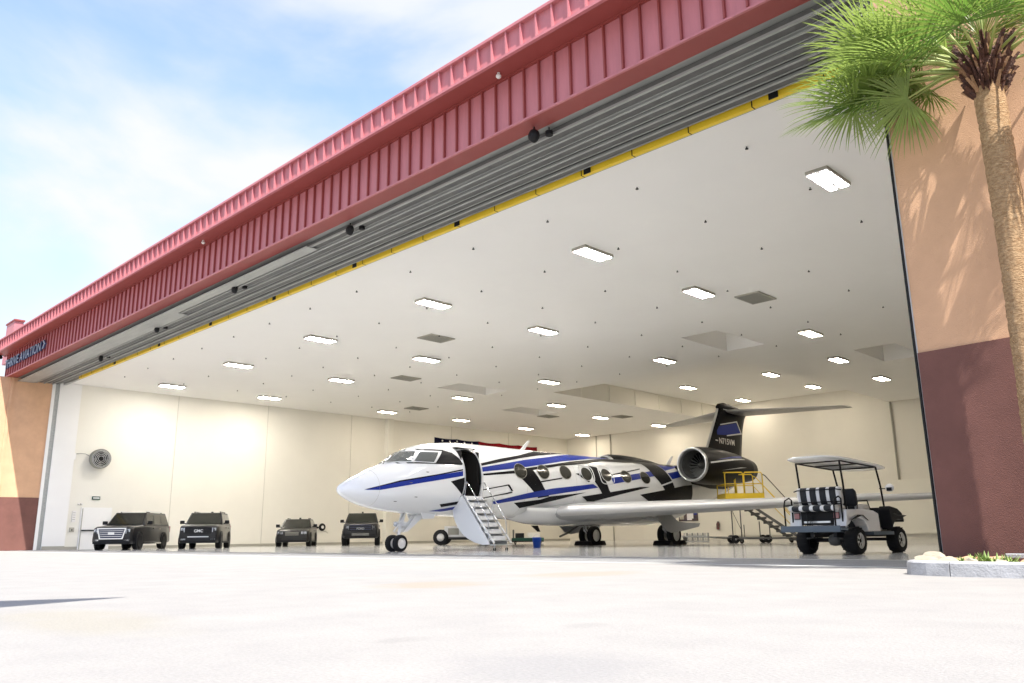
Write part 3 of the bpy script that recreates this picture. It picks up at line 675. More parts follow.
# belly fairing
b=MB(); rings=[]
for s,k in ((5.6,.0),(6.2,.45),(7.0,.8),(8,.97),(10,1),(13,1),(15,.9),(16.5,.55),(17.6,.0)):
    rings.append([((1.0+.40*k)*cos(t),s,1.5+(-.30-.36*k)*sin(t)) for t in [pi*j/20 for j in range(21)]])
fs=[(i*21+k,i*21+k+1,(i+1)*21+k+1,(i+1)*21+k) for i in range(len(rings)-1) for k in range(20)]
b.add([p for r in rings for p in r],fs,M_jw,True); b.build('belly_fairing',JET)
# tail fin
def finring(z,le,te,h=.15):
    us=[(0,0),(.03,.45),(.1,.8),(.25,1),(.7,1),(.9,.5),(1,.05)]
    r=[(h*v,le+(te-le)*u,z) for u,v in us]; return r+[(-x,y,zz) for x,y,zz in reversed(r[1:-1])]
FN=[(3.7,20.6,25.9,.17),(4.3,21.2,26.0,.17),(5.1,22.0,26.15,.16),(5.7,22.42,26.3,.155),(6.3,22.82,26.45,.15),(7.0,23.3,26.8,.15),(7.35,23.5,27.1,.15)]
b=MB(); b.loft([finring(*a[:3],a[3]) for a in FN],M_jk)
def finskin(s,z,off): return (.158+off,s,z)
for p,m,o in (([(23.5,6.34),(25.4,6.66),(25.86,6.11),(24.28,5.88),(22.98,5.8),(22.95,6.0),(23.25,6.3)],M_jb,.006),([(23.39,6.42),(25.5,6.78),(26.02,6.05),(25.9,6.05),(25.42,6.7),(23.4,6.36)],M_jw,.01),([(24.1,5.86),(25.98,6.13),(26.0,6.05),(24.1,5.80)],M_jw,.012),([(22.72,5.52),(23.02,5.50),(23.02,5.44),(22.72,5.44)],M_fw,.01)):
    for sx in (1,-1): b.add([(sx*(.158+o),s,z) for s,z in p],[tuple(range(len(p)))],m)
fin=b.build('tail_fin',JET)
b=MB()
for i in range(len(FN)-1):
    a,c=FN[i],FN[i+1]
    b.tube([(0,a[1]+.02,a[0]),(0,c[1]+.02,c[0])],.065,M_alu,8,cap=False)
b.build('fin_leading_edge',fin)
Tm=Matrix(((0,0,1,.17),(1,0,0,23.12),(0,1,0,5.33),(0,0,0,1)))
text_mesh('N715VM',.46,.004,M_fw,'registration',fin,Tm,1.12)
b=MB(); b.loft([[(x*w_,s,7.42+zo+z*h_) for x,z in [(cos(2*pi*k/16),sin(2*pi*k/16)) for k in range(16)]] for s,w_,h_,zo in ((23.35,.02,.02,-.02),(23.6,.12,.2,0),(24.3,.17,.30,.02),(25.3,.17,.27,0),(26.4,.13,.18,-.02),(27.5,.03,.05,.0))],M_jk); b.build('tail_bullet',JET)
b=MB(); b.box(.165,.18,23.9,27.1,7.29,7.34,M_alu); b.box(-.18,-.165,23.9,27.1,7.29,7.34,M_alu); b.build('stabiliser_seal',JET)
for sx in (1,-1):
    b=MB(); b.loft([[(sx*l,s,z) for s,z in airfoil(le,ch,.085,12,zc)] for l,le,ch,zc in ((.1,24.2,3.0,7.26),(2.5,25.5,2.2,7.26),(5.6,27.15,1.25,7.27),(5.8,27.5,.9,7.27))],M_tailgrey)
    b.build('tailplane',JET)
# engines
def nac(sx):
    c=(sx*2.5,0,3.6)
    b=MB(); b.lathe([(.80,15.78),(.855,16.2),(.88,17.1),(.86,18.3),(.78,19.6),(.64,20.8),(.55,21.5),(.50,21.45),(.52,20.9)],M_jk,c=c,ax='y',n=40,cap=False)
    def ns(s,a,off):
        pr=[(15.78,.80),(16.2,.855),(17.1,.88),(18.3,.86),(19.6,.78),(20.8,.64)]
        r=.8
        for i in range(len(pr)-1):
            if pr[i][0]<=s<=pr[i+1][0]: t=(s-pr[i][0])/(pr[i+1][0]-pr[i][0]); r=pr[i][1]*(1-t)+pr[i+1][1]*t
        r+=off; return (c[0]+sx*r*cos(a),s,c[2]+r*sin(a))
    for p,m,o in (([(15.95,.10),(18.3,.42),(19.9,.62),(19.9,.56),(18.3,.33),(15.95,.02)],M_jw,.012),([(16.5,.24),(18.6,.62),(19.7,.85),(19.6,.64),(18.2,.46)],M_jb,.010),([(16.9,-.30),(19.0,-.02),(19.8,.02),(19.0,-.07)],M_jw,.012)):
        decal(b,p,m,o,both=False,ds=.25,dz=.1,fn=ns)
    e=b.build('engine',JET)
    b=MB(); b.lathe([(.80,15.79),(.79,15.68),(.755,15.62),(.71,15.63),(.67,15.74),(.655,15.9)],M_alu,c=c,ax='y',n=40,cap=False); b.build('intake_lip',e)
    b=MB(); b.lathe([(.655,15.9),(.64,16.3),(.66,16.75)],M_steelD,c=c,ax='y',n=40,cap=False); b.lathe([(.66,16.80),(.0,16.80)],M_black,c=c,ax='y',n=32,cap=False); b.build('intake_duct',e)
    b=MB(); b.lathe([(.0,16.28),(.06,16.34),(.14,16.52),(.18,16.72)],M_steelD,c=c,ax='y',n=20); b.build('spinner',e)
    b=MB()
    for k in range(22):
        t=2*pi*k/22; u=t+.16
        b.add([(c[0]+.16*cos(t),16.62,c[2]+.16*sin(t)),(c[0]+.64*cos(t),16.56,c[2]+.64*sin(t)),(c[0]+.64*cos(u),16.74,c[2]+.64*sin(u)),(c[0]+.16*cos(u),16.74,c[2]+.16*sin(u))],[(0,1,2,3)],M_steel)
    b.build('fan_blades',e)
    b=MB(); b.loft([[(sx*x,s,3.62+z) for s,z in airfoil(le,ch,.06,8,0)] for x,le,ch in ((.8,17.0,4.3),(1.75,16.9,3.6))],M_jk); b.build('pylon',JET)
nac(1); nac(-1)
# aerials and probes
b=MB(); b.prism([(6.35,3.78),(6.6,3.8),(7.02,4.22),(6.86,4.22)],-.02,.02,'x',M_jw); b.build('blade_aerial',JET)
b=MB(); b.prism([(17.5,3.8),(17.9,3.8),(18.3,4.3),(18.15,4.3)],-.02,.02,'x',M_jw); b.build('blade_aerial',JET)
for s,z in ((-.3,2.2),(.0,1.75),(.35,2.57),(-.7,1.6)):
    b=MB(); p=skin(s,z,0); b.tube([p,(p[0]+.07,p[1],p[2]),(p[0]+.08,p[1]-.12,p[2])],.012,M_steelD,6); b.build('air_data_probe',JET)
b=MB(); b.prism([(7.0,.86),(7.4,.86),(7.55,.62),(7.4,.62)],-.02,.02,'x',M_black); b.build('belly_aerial',JET)
b=MB(); b.tube([(0,10.1,.85),(.1,9.2,.55),(.1,8.7,.42)],.04,M_steelD,6); b.build('drain_mast',JET)
# landing gear
def wheel(b_name,x,s,r,wd,par,hub):
    o=MB(); o.lathe([(r*.62,-wd/2),(r*.88,-wd/2),(r*.98,-wd*.36),(r,-wd*.15),(r,wd*.15),(r*.98,wd*.36),(r*.88,wd/2),(r*.62,wd/2)],M_rubber,c=(x,s,r),ax='x',n=30); wo=o.build(b_name,par)
    h=MB(); h.lathe([(0,-wd*.3),(r*.2,-wd*.45),(r*.3,-wd*.32),(r*.56,-wd*.34),(r*.62,-wd*.47),(r*.62,wd*.47),(r*.56,wd*.34),(r*.3,wd*.32),(r*.2,wd*.45),(0,wd*.3)],hub,c=(x,s,r),ax='x',n=24); h.build('wheel_hub',wo)
b=MB(); b.tube([(0,.02,.27),(0,.12,.62),(0,.22,1.0),(0,.36,1.6)],[.05,.06,.09,.1],M_jw,12); b.tube([(-.24,0,.27),(.24,0,.27)],.04,M_alu,8); b.tube([(0,.1,.6),(0,-.12,.66),(0,.2,1.0)],.03,M_jw,6); b.tube([(0,.18,.72),(0,1.25,1.35)],.05,M_jw,8); b.prism([(.2,.62),(.42,.66),(1.35,1.3),(.9,1.3)],-.10,-.06,'x',M_jw); b.prism([(.2,.62),(.42,.66),(1.35,1.3),(.9,1.3)],.06,.10,'x',M_jw); b.tube([(.12,.2,1.25),(.12,-.05,.9)],.03,M_alu,6); b.box(-.16,.16,.0,.3,.82,.98,M_jw); b.lathe([(.0,-.06),(.07,-.05),(.08,0)],M_lamp,c=(.0,-.03,.9),ax='y',n=12)
ng=b.build('nose_gear_leg',JET); wheel('nose_wheel',.19,0,.275,.2,ng,M_fw); wheel('nose_wheel',-.19,0,.275,.2,ng,M_fw)
for sx in (1,-1):
    b=MB(); b.prism([(.75,1.3),(1.45,1.28),(1.35,1.08),(.85,1.06)],sx*.34,sx*.37,'x',M_jw); b.build('nose_gear_door',JET)
for sx in (1,-1):
    x=sx*2.15
    b=MB(); b.tube([(x,13.55,1.45),(x,13.5,.95),(x,13.55,.75)],[.12,.11,.09],M_jw,10); b.tube([(x,13.5,.72),(x,13.9,.44)],.09,M_jw,8); b.tube([(x,13.55,1.3),(x,13.95,.6)],.05,M_alu,8); b.tube([(x-.3,13.9,.44),(x+.3,13.9,.44)],.06,M_alu,8); b.tube([(x,13.5,1.0),(sx*1.0,13.4,1.2)],.05,M_jw,6); b.tube([(x,13.5,1.0),(x-sx*.2,12.4,1.25)],.04,M_alu,6)
    b.tube([(x+.05,13.4,1.3),(x+.07,13.35,.8),(x+.1,13.6,.5)],.015,M_black,5)
    mg=b.build('main_gear_leg',JET); wheel('main_wheel',x-.24,13.9,.44,.28,mg,M_alu); wheel('main_wheel',x+.24,13.9,.44,.28,mg,M_alu)
    pl=[(11.0,1.35),(11.9,1.2),(12.7,.60),(13.15,.52),(14.2,.62),(15.5,.78),(15.65,.93),(14.4,.95),(13.7,1.0),(12.9,1.42)]
    b=MB(); b.prism(pl,sx*2.72,sx*2.76,'x',M_wing); b.build('main_gear_door',JET)
for sx,nm in ((1,'under the near main gear'),(-1,'under the far main gear')):
    r=empty('wheel_chock'); r.parent=None; base=JET.matrix_world if False else None
    ang=math.atan2(.05917,.99825); px=sx*2.15; py=13.9
    r.location=(-22.359+px*cos(ang)-py*sin(ang),17.095+px*sin(ang)+py*cos(ang),.008); r.rotation_euler.z=ang
    tag(r,'pair of black wheel chocks '+nm+' of the jet','wheel chock','wheel chocks')
    for q in (-1,1):
        b=MB(); b.prism([(q*.38,0),(q*.72,0),(q*.62,.17),(q*.47,.19)],-.42,.42,'x',M_black); b.build('chock_block',r)

# ---------------------------------------------------------------- parked vehicles (local: x right, forward = -y, z up, origin under the nose)
def rrect(hw, z0, z1, r, y, n=5, tuck=0.0):
    pts=[]
    for cx,cz,a0 in ((hw-r,z0+r,-pi/2),(hw-r,z1-r,0),(-hw+r,z1-r,pi/2),(-hw+r,z0+r,pi)):
        for k in range(n+1):
            a=a0+pi/2*k/n; x=cx+r*cos(a); z=cz+r*sin(a)
            pts.append((x*(1-tuck*max(0,(z-z0)/(z1-z0)-.5)*2),y,z))
    return pts
def make_car(name,label,Lc,W,H,belt,hood,paint,style,loc,az,wr=.40,ride=.28,ws=(1.55,2.25),rear=None,pickup=False):
    root=empty(name,loc,0,label,'vehicle','vehicles parked along the left wall')
    root.rotation_euler.z=radians(180-az)+pi    # forward (-y) points back along azimuth
    hw=W/2-.03; front_ov=.95; wb=Lc-front_ov-1.15
    def ring(y,w,z0,z1,r=.12,t=.05): return rrect(w,z0,z1,r,y,4,t)
    b=MB()
    if pickup:
        secs=[(0,.86,ride+.18,hood-.12),(.06,.94,ride+.1,hood-.04),(.4,.99,ride,hood+.0),(1.45,1,ride,hood+.03),(1.75,1,ride,belt),(3.9,1,ride,belt),(3.95,1,ride,belt-.02),(Lc-.1,1,ride+.03,belt-.02),(Lc,.96,ride+.15,belt-.06)]
    else:
        secs=[(0,.84,ride+.12,hood-.16),(.05,.92,ride+.04,hood-.07),(.35,.985,ride,hood-.02),(1.3,1,ride,hood+.04),(1.6,1,ride,belt),(Lc-.8,1,ride,belt),(Lc-.12,.97,ride+.05,belt),(Lc,.90,ride+.16,belt-.15)]
    b.loft([ring(y,hw*k,z0,z1) for y,k,z0,z1 in secs],paint)
    # wheel wells and arches
    for y in (front_ov,front_ov+wb):
        for sx in (-1,1):
            b.lathe([(wr+.07,-.02),(wr+.07,.035)],M_black,c=(sx*(hw-.005),y,wr+.01),ax='x',n=22)
    body=b.build('body',root,bevel=0)
    # cabin: tapered glass house with roof
    y0,y1=ws; cr=3.85 if pickup else Lc-.25; crt=3.6 if pickup else Lc-(.62 if not rear else rear)
    bw=hw-.06; tw=hw-.24
    B=[(-bw,y0,belt-.03),(bw,y0,belt-.03),(bw,cr,belt-.03),(-bw,cr,belt-.03)]; T=[(-tw,y1,H-.07),(tw,y1,H-.07),(tw,crt,H-.06),(-tw,crt,H-.06)]
    b=MB(); b.add(B+T,[(0,1,2,3),(4,5,6,7),(1,2,6,5),(3,0,4,7),(2,3,7,6),(0,1,5,4)],paint); b.build('cabin',root,bevel=.02)
    def lerp(a,c,t): return tuple(a[i]+(c[i]-a[i])*t for i in range(3))
    def pane(p00,p10,p11,p01,n,off=.012,i0=.05,i1=.95,j0=.08,j1=.92):
        q=lambda u,v: Vector(lerp(lerp(p00,p10,u),lerp(p01,p11,u),v))
        return [q(i0,j0)+n*off,q(i1,j0)+n*off,q(i1,j1)+n*off,q(i0,j1)+n*off]
    g_=MB(); g_.quad(pane(B[0],B[1],T[1],T[0],Vector((0,-1,.6)).normalized(),.014),M_glassc); g_.build('windshield',root)
    for sx in (1,-1):
        a0,a1,t0,t1=(B[1],B[2],T[1],T[2]) if sx>0 else (B[0],B[3],T[0],T[3])
        for u0,u1 in ((.05,.34),(.37,.66),(.69,.96)) if not pickup else ((.06,.52),(.56,.95)):
            g_=MB(); g_.quad(pane(a0,a1,t1,t0,Vector((sx,0,.25)).normalized(),.014,u0,u1,.12,.86),M_glassc); g_.build('side_window',root)
        m_=MB(); m_.box(sx*(hw+.02),sx*(hw+.24),y0+.25,y0+.42,belt+.02,belt+.2,M_black); m_.box(sx*(hw-.05),sx*(hw+.05),y0+.3,y0+.38,belt+.02,belt+.08,M_black); m_.build('wing_mirror',root,bevel=.03)
        h_=MB()
        for yy in (y0+1.0,y0+1.95): h_.box(sx*(hw-.01),sx*(hw+.025),yy,yy+.2,belt-.2,belt-.165,M_chrome if style=='chrome' else M_black)
        h_.build('door_handle',root)
        h_=MB(); h_.box(sx*(hw-.02),sx*(hw+.06),front_ov+wr+.1,front_ov+wb-wr-.1,ride-.0,ride+.07,M_chrome if style=='chrome' else M_black); h_.build('side_step',root)
        b=MB(); b.box(sx*tw*.86-.02,sx*tw*.86+.02,y1+.3,crt-.3,H-.03,H,M_black if style!='chrome' else M_alu); b.box(sx*tw*.86-.02,sx*tw*.86+.02,y1+.3,y1+.4,H-.08,H-.03,M_black); b.box(sx*tw*.86-.02,sx*tw*.86+.02,crt-.4,crt-.3,H-.08,H-.03,M_black)
        if not pickup: b.build('roof_rail',root)
    b=MB(); b.box(-.05,.05,crt-.5,crt-.3,H-.06,H+.04,M_black); b.build('roof_aerial',root)
    # front end
    fz0,fz1=ride+.16,hood-.18
    if style=='chrome':
        b=MB(); b.prism([(-.70,fz1+.08),(.70,fz1+.08),(.56,fz0+.08),(-.56,fz0+.08)],-.05,.02,'y',M_chrome); gr=b.build('grille',root)
        b=MB()
        b.prism([(-.62,fz1+.02),(.62,fz1+.02),(.50,fz0+.13),(-.50,fz0+.13)],-.056,-.051,'y',M_grille)
        for k in range(4): z=fz0+.20+k*.09; w_=.50+.09*k/4; b.box(-w_,w_,-.064,-.057,z,z+.022,M_chrome)
        b.box(-.15,.15,-.072,-.065,(fz0+fz1)/2+.02,(fz0+fz1)/2+.15,M_chrome); b.build('grille_slats',gr)
    elif style=='gmc':
        b=MB(); b.box(-.62,.62,-.03,.03,fz0+.3,fz1,M_black); gr=b.build('grille',root)
        b=MB(); 
        for k in range(4): z=fz0+.34+k*.085; b.box(-.58,.58,-.036,-.031,z,z+.03,M_blackm)
        b.build('grille_slats',gr)
        b=MB(); b.box(-.5,.5,-.05,.0,fz0+.13,fz0+.18,M_alu); b.build('bumper_trim',root)
    elif style=='truck':
        b=MB(); b.box(-.68,.68,-.03,.05,fz0+.26,fz1,M_black); gr=b.build('grille',root)
        b=MB()
        for k in range(3): z=fz0+.33+k*.12; b.box(-.62,.62,-.04,-.031,z,z+.05,M_grille)
        b.build('grille_slats',gr)
        b=MB(); b.box(-.5,.5,-.12,.0,fz0-.02,fz0+.14,M_steelD); b.build('skid_bumper',root,bevel=.02)
    else:
        b=MB(); b.box(-.42,.42,-.03,.05,fz0+.2,fz1-.02,M_black); gr=b.build('grille',root)
        b=MB()
        for k in range(3): z=fz0+.24+k*.07; b.box(-.38,.38,-.036,-.031,z,z+.025,M_vent)
        b.build('grille_slats',gr)
    if style=='gmc' or style=='truck':
        letters=text_mesh('GMC' if style=='gmc' else 'FORD',.2 if style=='gmc' else .17,.006,M_chrome if style=='gmc' else M_steel,'badge',gr,Matrix(((1,0,0,-.21 if style=='gmc' else -.23),(0,0,-1,-.045),(0,1,0,fz1-.2),(0,0,0,1))))
    for sx in (1,-1):
        b=MB(); lx0,lx1=(.66,.86) if style!='suv' else (.52,.82)
        b.add([(sx*lx0,-.02,fz1+.02),(sx*lx1,.09,fz1+.04),(sx*(lx1+.02),.10,fz1-.14),(sx*lx0,-.02,fz1-.2 if style!='suv' else fz1-.1)],[(0,1,2,3)],M_lamp); b.prism([(lx0,fz1+.015),(lx1-.01,fz1+.015),(lx1-.01,fz1-.12),(lx0,fz1-.12)],-.0,.1,'y',M_lamp) if sx>0 else b.prism([(-lx0,fz1+.015),(-lx1+.01,fz1+.015),(-lx1+.01,fz1-.12),(-lx0,fz1-.12)],-.0,.1,'y',M_lamp)
        b.build('headlight',root)
        b=MB(); b.box(sx*.60,sx*.82,-.0,.09,fz0-.0,fz0+.07,M_chrome if style=='chrome' else M_lamp if style=='gmc' else M_black); b.build('fog_light',root)
        b=MB(); b.box(sx*(hw*.80),sx*(hw*.93),Lc-.06,Lc+.01,belt-.35,belt-.03,M_tail); b.build('tail_light',root)
    b=MB(); b.box(-hw*.86,hw*.86,-.045,.2,ride+.02,ride+.14,M_black); b.build('front_bumper',root,bevel=.02)
    # wheels
    for y in (front_ov,front_ov+wb):
        for sx in (-1,1):
            wd=.27; o=MB(); o.lathe([(wr*.62,-wd/2),(wr*.95,-wd/2),(wr,-wd*.3),(wr,wd*.3),(wr*.95,wd/2),(wr*.62,wd/2)],M_rubber,c=(sx*(hw-.10),y,wr),ax='x',n=26); o=o.build('wheel',root)
            h=MB(); hm=M_chrome if style=='chrome' else M_blackm; cx=sx*(hw-.10+wd*.42)
            h.lathe([(wr*.64,-.03),(wr*.6,.0),(wr*.55,-.03)],hm,c=(cx,y,wr),ax='x',n=24,cap=False); h.lathe([(0,.0),(wr*.16,.0),(wr*.16,-.05)],hm,c=(cx,y,wr),ax='x',n=12)
            for k in range(6):
                t=2*pi*k/6; d=Vector((0,cos(t),sin(t))); e=Vector((0,-sin(t),cos(t)))*.045; p=Vector((cx,y,wr)); h.add([p+d*wr*.12-e,p+d*wr*.12+e,p+d*wr*.6+e*.7,p+d*wr*.6-e*.7],[(0,1,2,3)],hm)
            h.lathe([(wr*.55,-.06),(0,-.06)],M_black,c=(cx,y,wr),ax='x',n=20); h.build('rim',o)
    if pickup:
        b=MB(); b.box(-hw+.1,hw-.1,4.0,Lc-.12,belt-.02,belt+.0,M_black); b.build('bed_cover',root)
    return root
make_car('large_suv','long black SUV with a bright chrome grille, leftmost vehicle along the left wall',5.5,2.05,1.92,1.22,1.16,M_carblk,'chrome',(-42.5,15.2,.008),-48.5,rear=.5)
make_car('dark_suv','dark SUV with a black grille and red free silver badge, second vehicle from the left',5.3,2.05,1.92,1.24,1.20,M_carblk,'gmc',(-41.1,18.9,.008),-56.5,rear=.55)['label']='dark SUV with a black grille and pale side, second vehicle from the left'
make_car('low_suv','lower black luxury SUV with a wide bonnet, third vehicle from the left',4.9,1.98,1.66,1.08,1.0,M_cargun,'suv',(-42.9,25.3,.008),-52,wr=.37,ride=.24,rear=1.0)
make_car('pickup_truck','black off road pickup truck with high ride, parked nearest the jet nose',5.6,2.18,2.0,1.34,1.30,M_carblk,'truck',(-41.0,28.7,.008),-53,wr=.45,ride=.42,pickup=True,ws=(1.65,2.3))

# ---------------------------------------------------------------- golf cart (local: forward = +y)
GC=empty('golf_cart',(-7.32,17.75,.008),radians(-4),'white and black lifted golf cart with a striped rear seat and white roof','golf cart')
TW=1.10; WBc=1.95   # origin at the right rear wheel; x runs left (negative)
cx=-TW/2
def cwheel(x,y):
    wr,wd=.285,.25; o=MB(); o.lathe([(wr*.58,-wd/2),(wr*.9,-wd/2),(wr,-wd*.33),(wr,wd*.33),(wr*.9,wd/2),(wr*.58,wd/2)],M_rubber,c=(x,y,wr),ax='x',n=28)
    for k in range(28):
        t=2*pi*k/28; p=Vector((x,y+cos(t)*(wr+.002),wr+sin(t)*(wr+.002))); o.cbox(p+Vector((.06 if k%2 else -.06,0,0)),(.1,.02,.012),M_rubber,Matrix.Rotation(t+pi/2,3,'X'))
    o=o.build('wheel',GC); sx=1 if x>cx else -1; h=MB(); hx=x+sx*wd*.42
    h.lathe([(wr*.62,0),(wr*.55,.02*sx),(wr*.5,-.04*sx)],M_alu,c=(hx,y,wr),ax='x',n=24,cap=False); h.lathe([(wr*.55,-.07*sx),(0,-.07*sx)],M_black,c=(hx,y,wr),ax='x',n=20)
    for k in range(6):
        t=2*pi*k/6+.3; d=Vector((0,cos(t),sin(t))); e=Vector((0,-sin(t),cos(t)))*.03; p=Vector((hx,y,wr)); h.add([p-e*.5,p+e*.5,p+d*wr*.56+e,p+d*wr*.56-e],[(0,1,2,3)],M_alu)
    h.lathe([(0,.015*sx),(.04,.01*sx),(.05,-.03*sx)],M_blackm,c=(hx,y,wr),ax='x',n=12); h.build('rim',o)
for x in (0,-TW):
    for y in (0,WBc): cwheel(x,y)
b=MB(); b.tube([(-TW+.1,0,.30),(-.1,0,.30)],.045,M_blackm,8); b.lathe([(.0,-.14),(.11,-.1),(.13,0),(.11,.1),(0,.14)],M_steelD,c=(cx+.1,0,.30),ax='x',n=14)
b.box(cx-.3,cx-.22,-.3,WBc+.2,.36,.46,M_blackm); b.box(cx+.22,cx+.3,-.3,WBc+.2,.36,.46,M_blackm); b.tube([(-TW+.1,WBc,.30),(-.1,WBc,.30)],.035,M_blackm,8)
for x in (-.18,-TW+.18): b.tube([(x,-.32,.34),(x,.32,.34)],.02,M_steelD,6); b.tube([(x,0,.3),(x,.05,.6)],.03,M_alu,8)
b.build('chassis',GC)
b=MB()
for x0,x1 in ((-.18,.10),(-TW-.10,-TW+.18)):   # rear quarter bodies, with wheel cut out profile
    pr=[(-.52,.58),(-.46,.93),(.30,.95),(.75,.92),(.98,.86),(1.02,.47),(.46,.47),(.40,.60),(.28,.70),(.10,.75),(-.10,.75),(-.28,.70),(-.40,.62)]
    b.prism(pr,x0,x1,'x',M_cartw)
body=b.build('rear_body',GC,bevel=.02)
b=MB(); b.box(-TW+.18,-.18,-.50,-.30,.62,.93,M_black); b.box(-TW+.25,-.25,-.52,-.50,.66,.70,M_alu); b.build('rear_panel',GC)
b=MB()   # front cowl
for x0,x1 in ((-.16,.10),(-TW-.10,-TW+.16)):
    pr=[(1.62,.50),(1.52,.95),(1.60,1.03),(1.95,.98),(2.16,.88),(2.24,.72),(2.22,.67),(2.18,.69),(2.15,.72),(1.95,.745),(1.78,.70),(1.66,.60)]
    b.prism(pr,x0,x1,'x',M_black)
b.box(-TW+.16,-.16,1.58,1.9,.55,1.0,M_black); b.loft([[(x,y_,z) for x,z in ((-TW+.16,z0),(-.16,z0),(-.16,z1),(-TW+.16,z1))] for y_,z0,z1 in ((1.9,.5,.99),(2.08,.5,.93),(2.2,.55,.76))],M_cartw,smooth=False)
b.build('front_cowl',GC,bevel=.02)
b=MB(); b.box(-TW-.05,.05,.95,1.62,.44,.50,M_blackm); b.box(-TW-.12,.12,.62,1.6,.40,.475,M_slate); b.build('floor_board',GC)
b=MB(); b.box(-TW-.14,.14,-.84,-.54,.50,.56,M_slate); b.box(-TW-.13,.13,-.86,-.84,.47,.60,M_slate); b.build('footrest_deck',GC,bevel=.015)
def striped(x0,x1,fn,name):
    n=13; xs_=[x0+(x1-x0)*k/n for k in range(n+1)]; b=MB()
    for k in range(n):
        b.loft([[(x,y,z) for y,z in fn] for x in (xs_[k]+ (0 if k==0 else 0),xs_[k+1])],M_seat_w if k in (0,3,6,9,12) else M_seat_b,smooth=True,cap=(k in (0,n-1)))
    return b.build(name,GC)
def cushion(y,z,ly,lz,ang,n=20,p=3.0):
    pts=[]
    for k in range(n):
        t=2*pi*k/n; c,s_=cos(t),sin(t); q=(abs(c)**p+abs(s_)**p)**(-1/p); u,v=ly*c*q,lz*s_*q
        pts.append((y+u*cos(ang)-v*sin(ang),z+u*sin(ang)+v*cos(ang)))
    return pts
striped(-TW+.06,-.06,cushion(-.30,1.23,.085,.19,.12),'rear_backrest')
striped(-TW+.02,-.02,cushion(-.50,.965,.23,.07,0),'rear_seat')
striped(-TW+.04,-.04,cushion(.62,.985,.27,.075,0),'front_seat')
b=MB()
for x in (-.28,-TW+.28): b.loft([[(x+s_,y,z) for y,z in cushion(.30,1.2,.07*k,.19*k,.12)] for s_,k in ((-.24,.75),(-.2,1),(.2,1),(.24,.75))],M_seat_b)
b.build('front_backrest',GC)
# rear grab frame
b=MB()
for x in (.02,-TW-.02): b.tube([(x,-.50,.68),(x,-.50,1.16),(x,-.60,1.20),(x,-.78,1.14),(x,-.82,1.02),(x,-.82,.56)],.017,M_black,6); b.tube([(x,-.50,1.05),(x,-.80,1.03)],.014,M_black,6)
for x in (-.3,-TW+.3): b.tube([(x,-.40,1.05),(x,-.42,.68)],.017,M_black,6)
b.tube([(-TW,-.40,1.34),(-TW+.1,-.44,1.36),(-.1,-.44,1.36),(0,-.40,1.34)],.014,M_black,6); b.tube([(-TW,-.44,1.1),(0,-.44,1.1)],.014,M_black,6)
for k in range(4): b.tube([(-TW+.38+.035*k,-.60,1.0),(-TW+.38+.035*k,-.62,.58)],.010,M_black,5)
b.build('grab_frame',GC)
# roof and struts
b=MB(); rp=[[(x,y,z) for x,y,z in [(cx+hx*cos(2*pi*k/40)*(abs(cos(2*pi*k/40))**4+abs(sin(2*pi*k/40))**4)**-.25, .62+hy*sin(2*pi*k/40)*(abs(cos(2*pi*k/40))**4+abs(sin(2*pi*k/40))**4)**-.25, z_) for k in range(40)]] for hx,hy,z_ in ((.62,1.40,1.96),(.635,1.42,1.965),(.64,1.425,1.98),(.61,1.38,2.005),(.40,1.1,2.02))]
rp=[[(x,y,z-.055*(y-.6)-.01) for x,y,z in r] for r in rp]; b.loft(rp,M_cartw); b.build('roof',GC)
b=MB()
for x in (-.04,-TW+.04):
    b.tube([(x,-.18,.93),(x,-.22,1.5),(x,-.28,1.96)],.022,M_black,8); b.tube([(x,1.60,1.0),(x,1.52,1.5),(x,1.38,1.90)],.022,M_black,8); b.tube([(x,-.28,1.965),(x,1.36,1.895)],.018,M_black,6); b.tube([(x,.30,.95),(x,.34,1.12),(x,.8,1.14),(x,.9,.93)],.014,M_black,6)
b.tube([(-.04,1.36,1.895),(-TW+.04,1.36,1.895)],.018,M_black,6); b.tube([(-.04,-.28,1.96),(-TW+.04,-.28,1.96)],.018,M_black,6); b.tube([(-.04,.5,1.93),(-TW+.04,.5,1.93)],.018,M_black,6)
b.build('roof_strut',GC)
b=MB(); b.add([(-.06,1.585,1.02),(-TW+.06,1.585,1.02),(-TW+.06,1.40,1.88),(-.06,1.40,1.88)],[(0,1,2,3)],M_black)
wm=bpy.data.materials.new('clear_acrylic'); wm.use_nodes=True; pb=wm.node_tree.nodes['Principled BSDF']; pb.inputs['Transmission Weight'].default_value=1; pb.inputs['Roughness'].default_value=.03; pb.inputs['IOR'].default_value=1.02; pb.inputs['Base Color'].default_value=(.95,.97,.97,1)
b.slots=[wm]; b.build('windscreen',GC)
b=MB(); b.tube([(cx-.28,1.25,1.05),(cx-.28,1.6,.75)],.02,M_black,6); b.v; ring_=[(cx-.28+.17*cos(2*pi*k/24),1.22+.08*sin(2*pi*k/24)*1.0,1.08+.15*sin(2*pi*k/24)) for k in range(25)]; b.tube(ring_,.014,M_black,6,cap=False); b.tube([ring_[0],ring_[12]],.01,M_black,5); b.build('steering_wheel',GC)
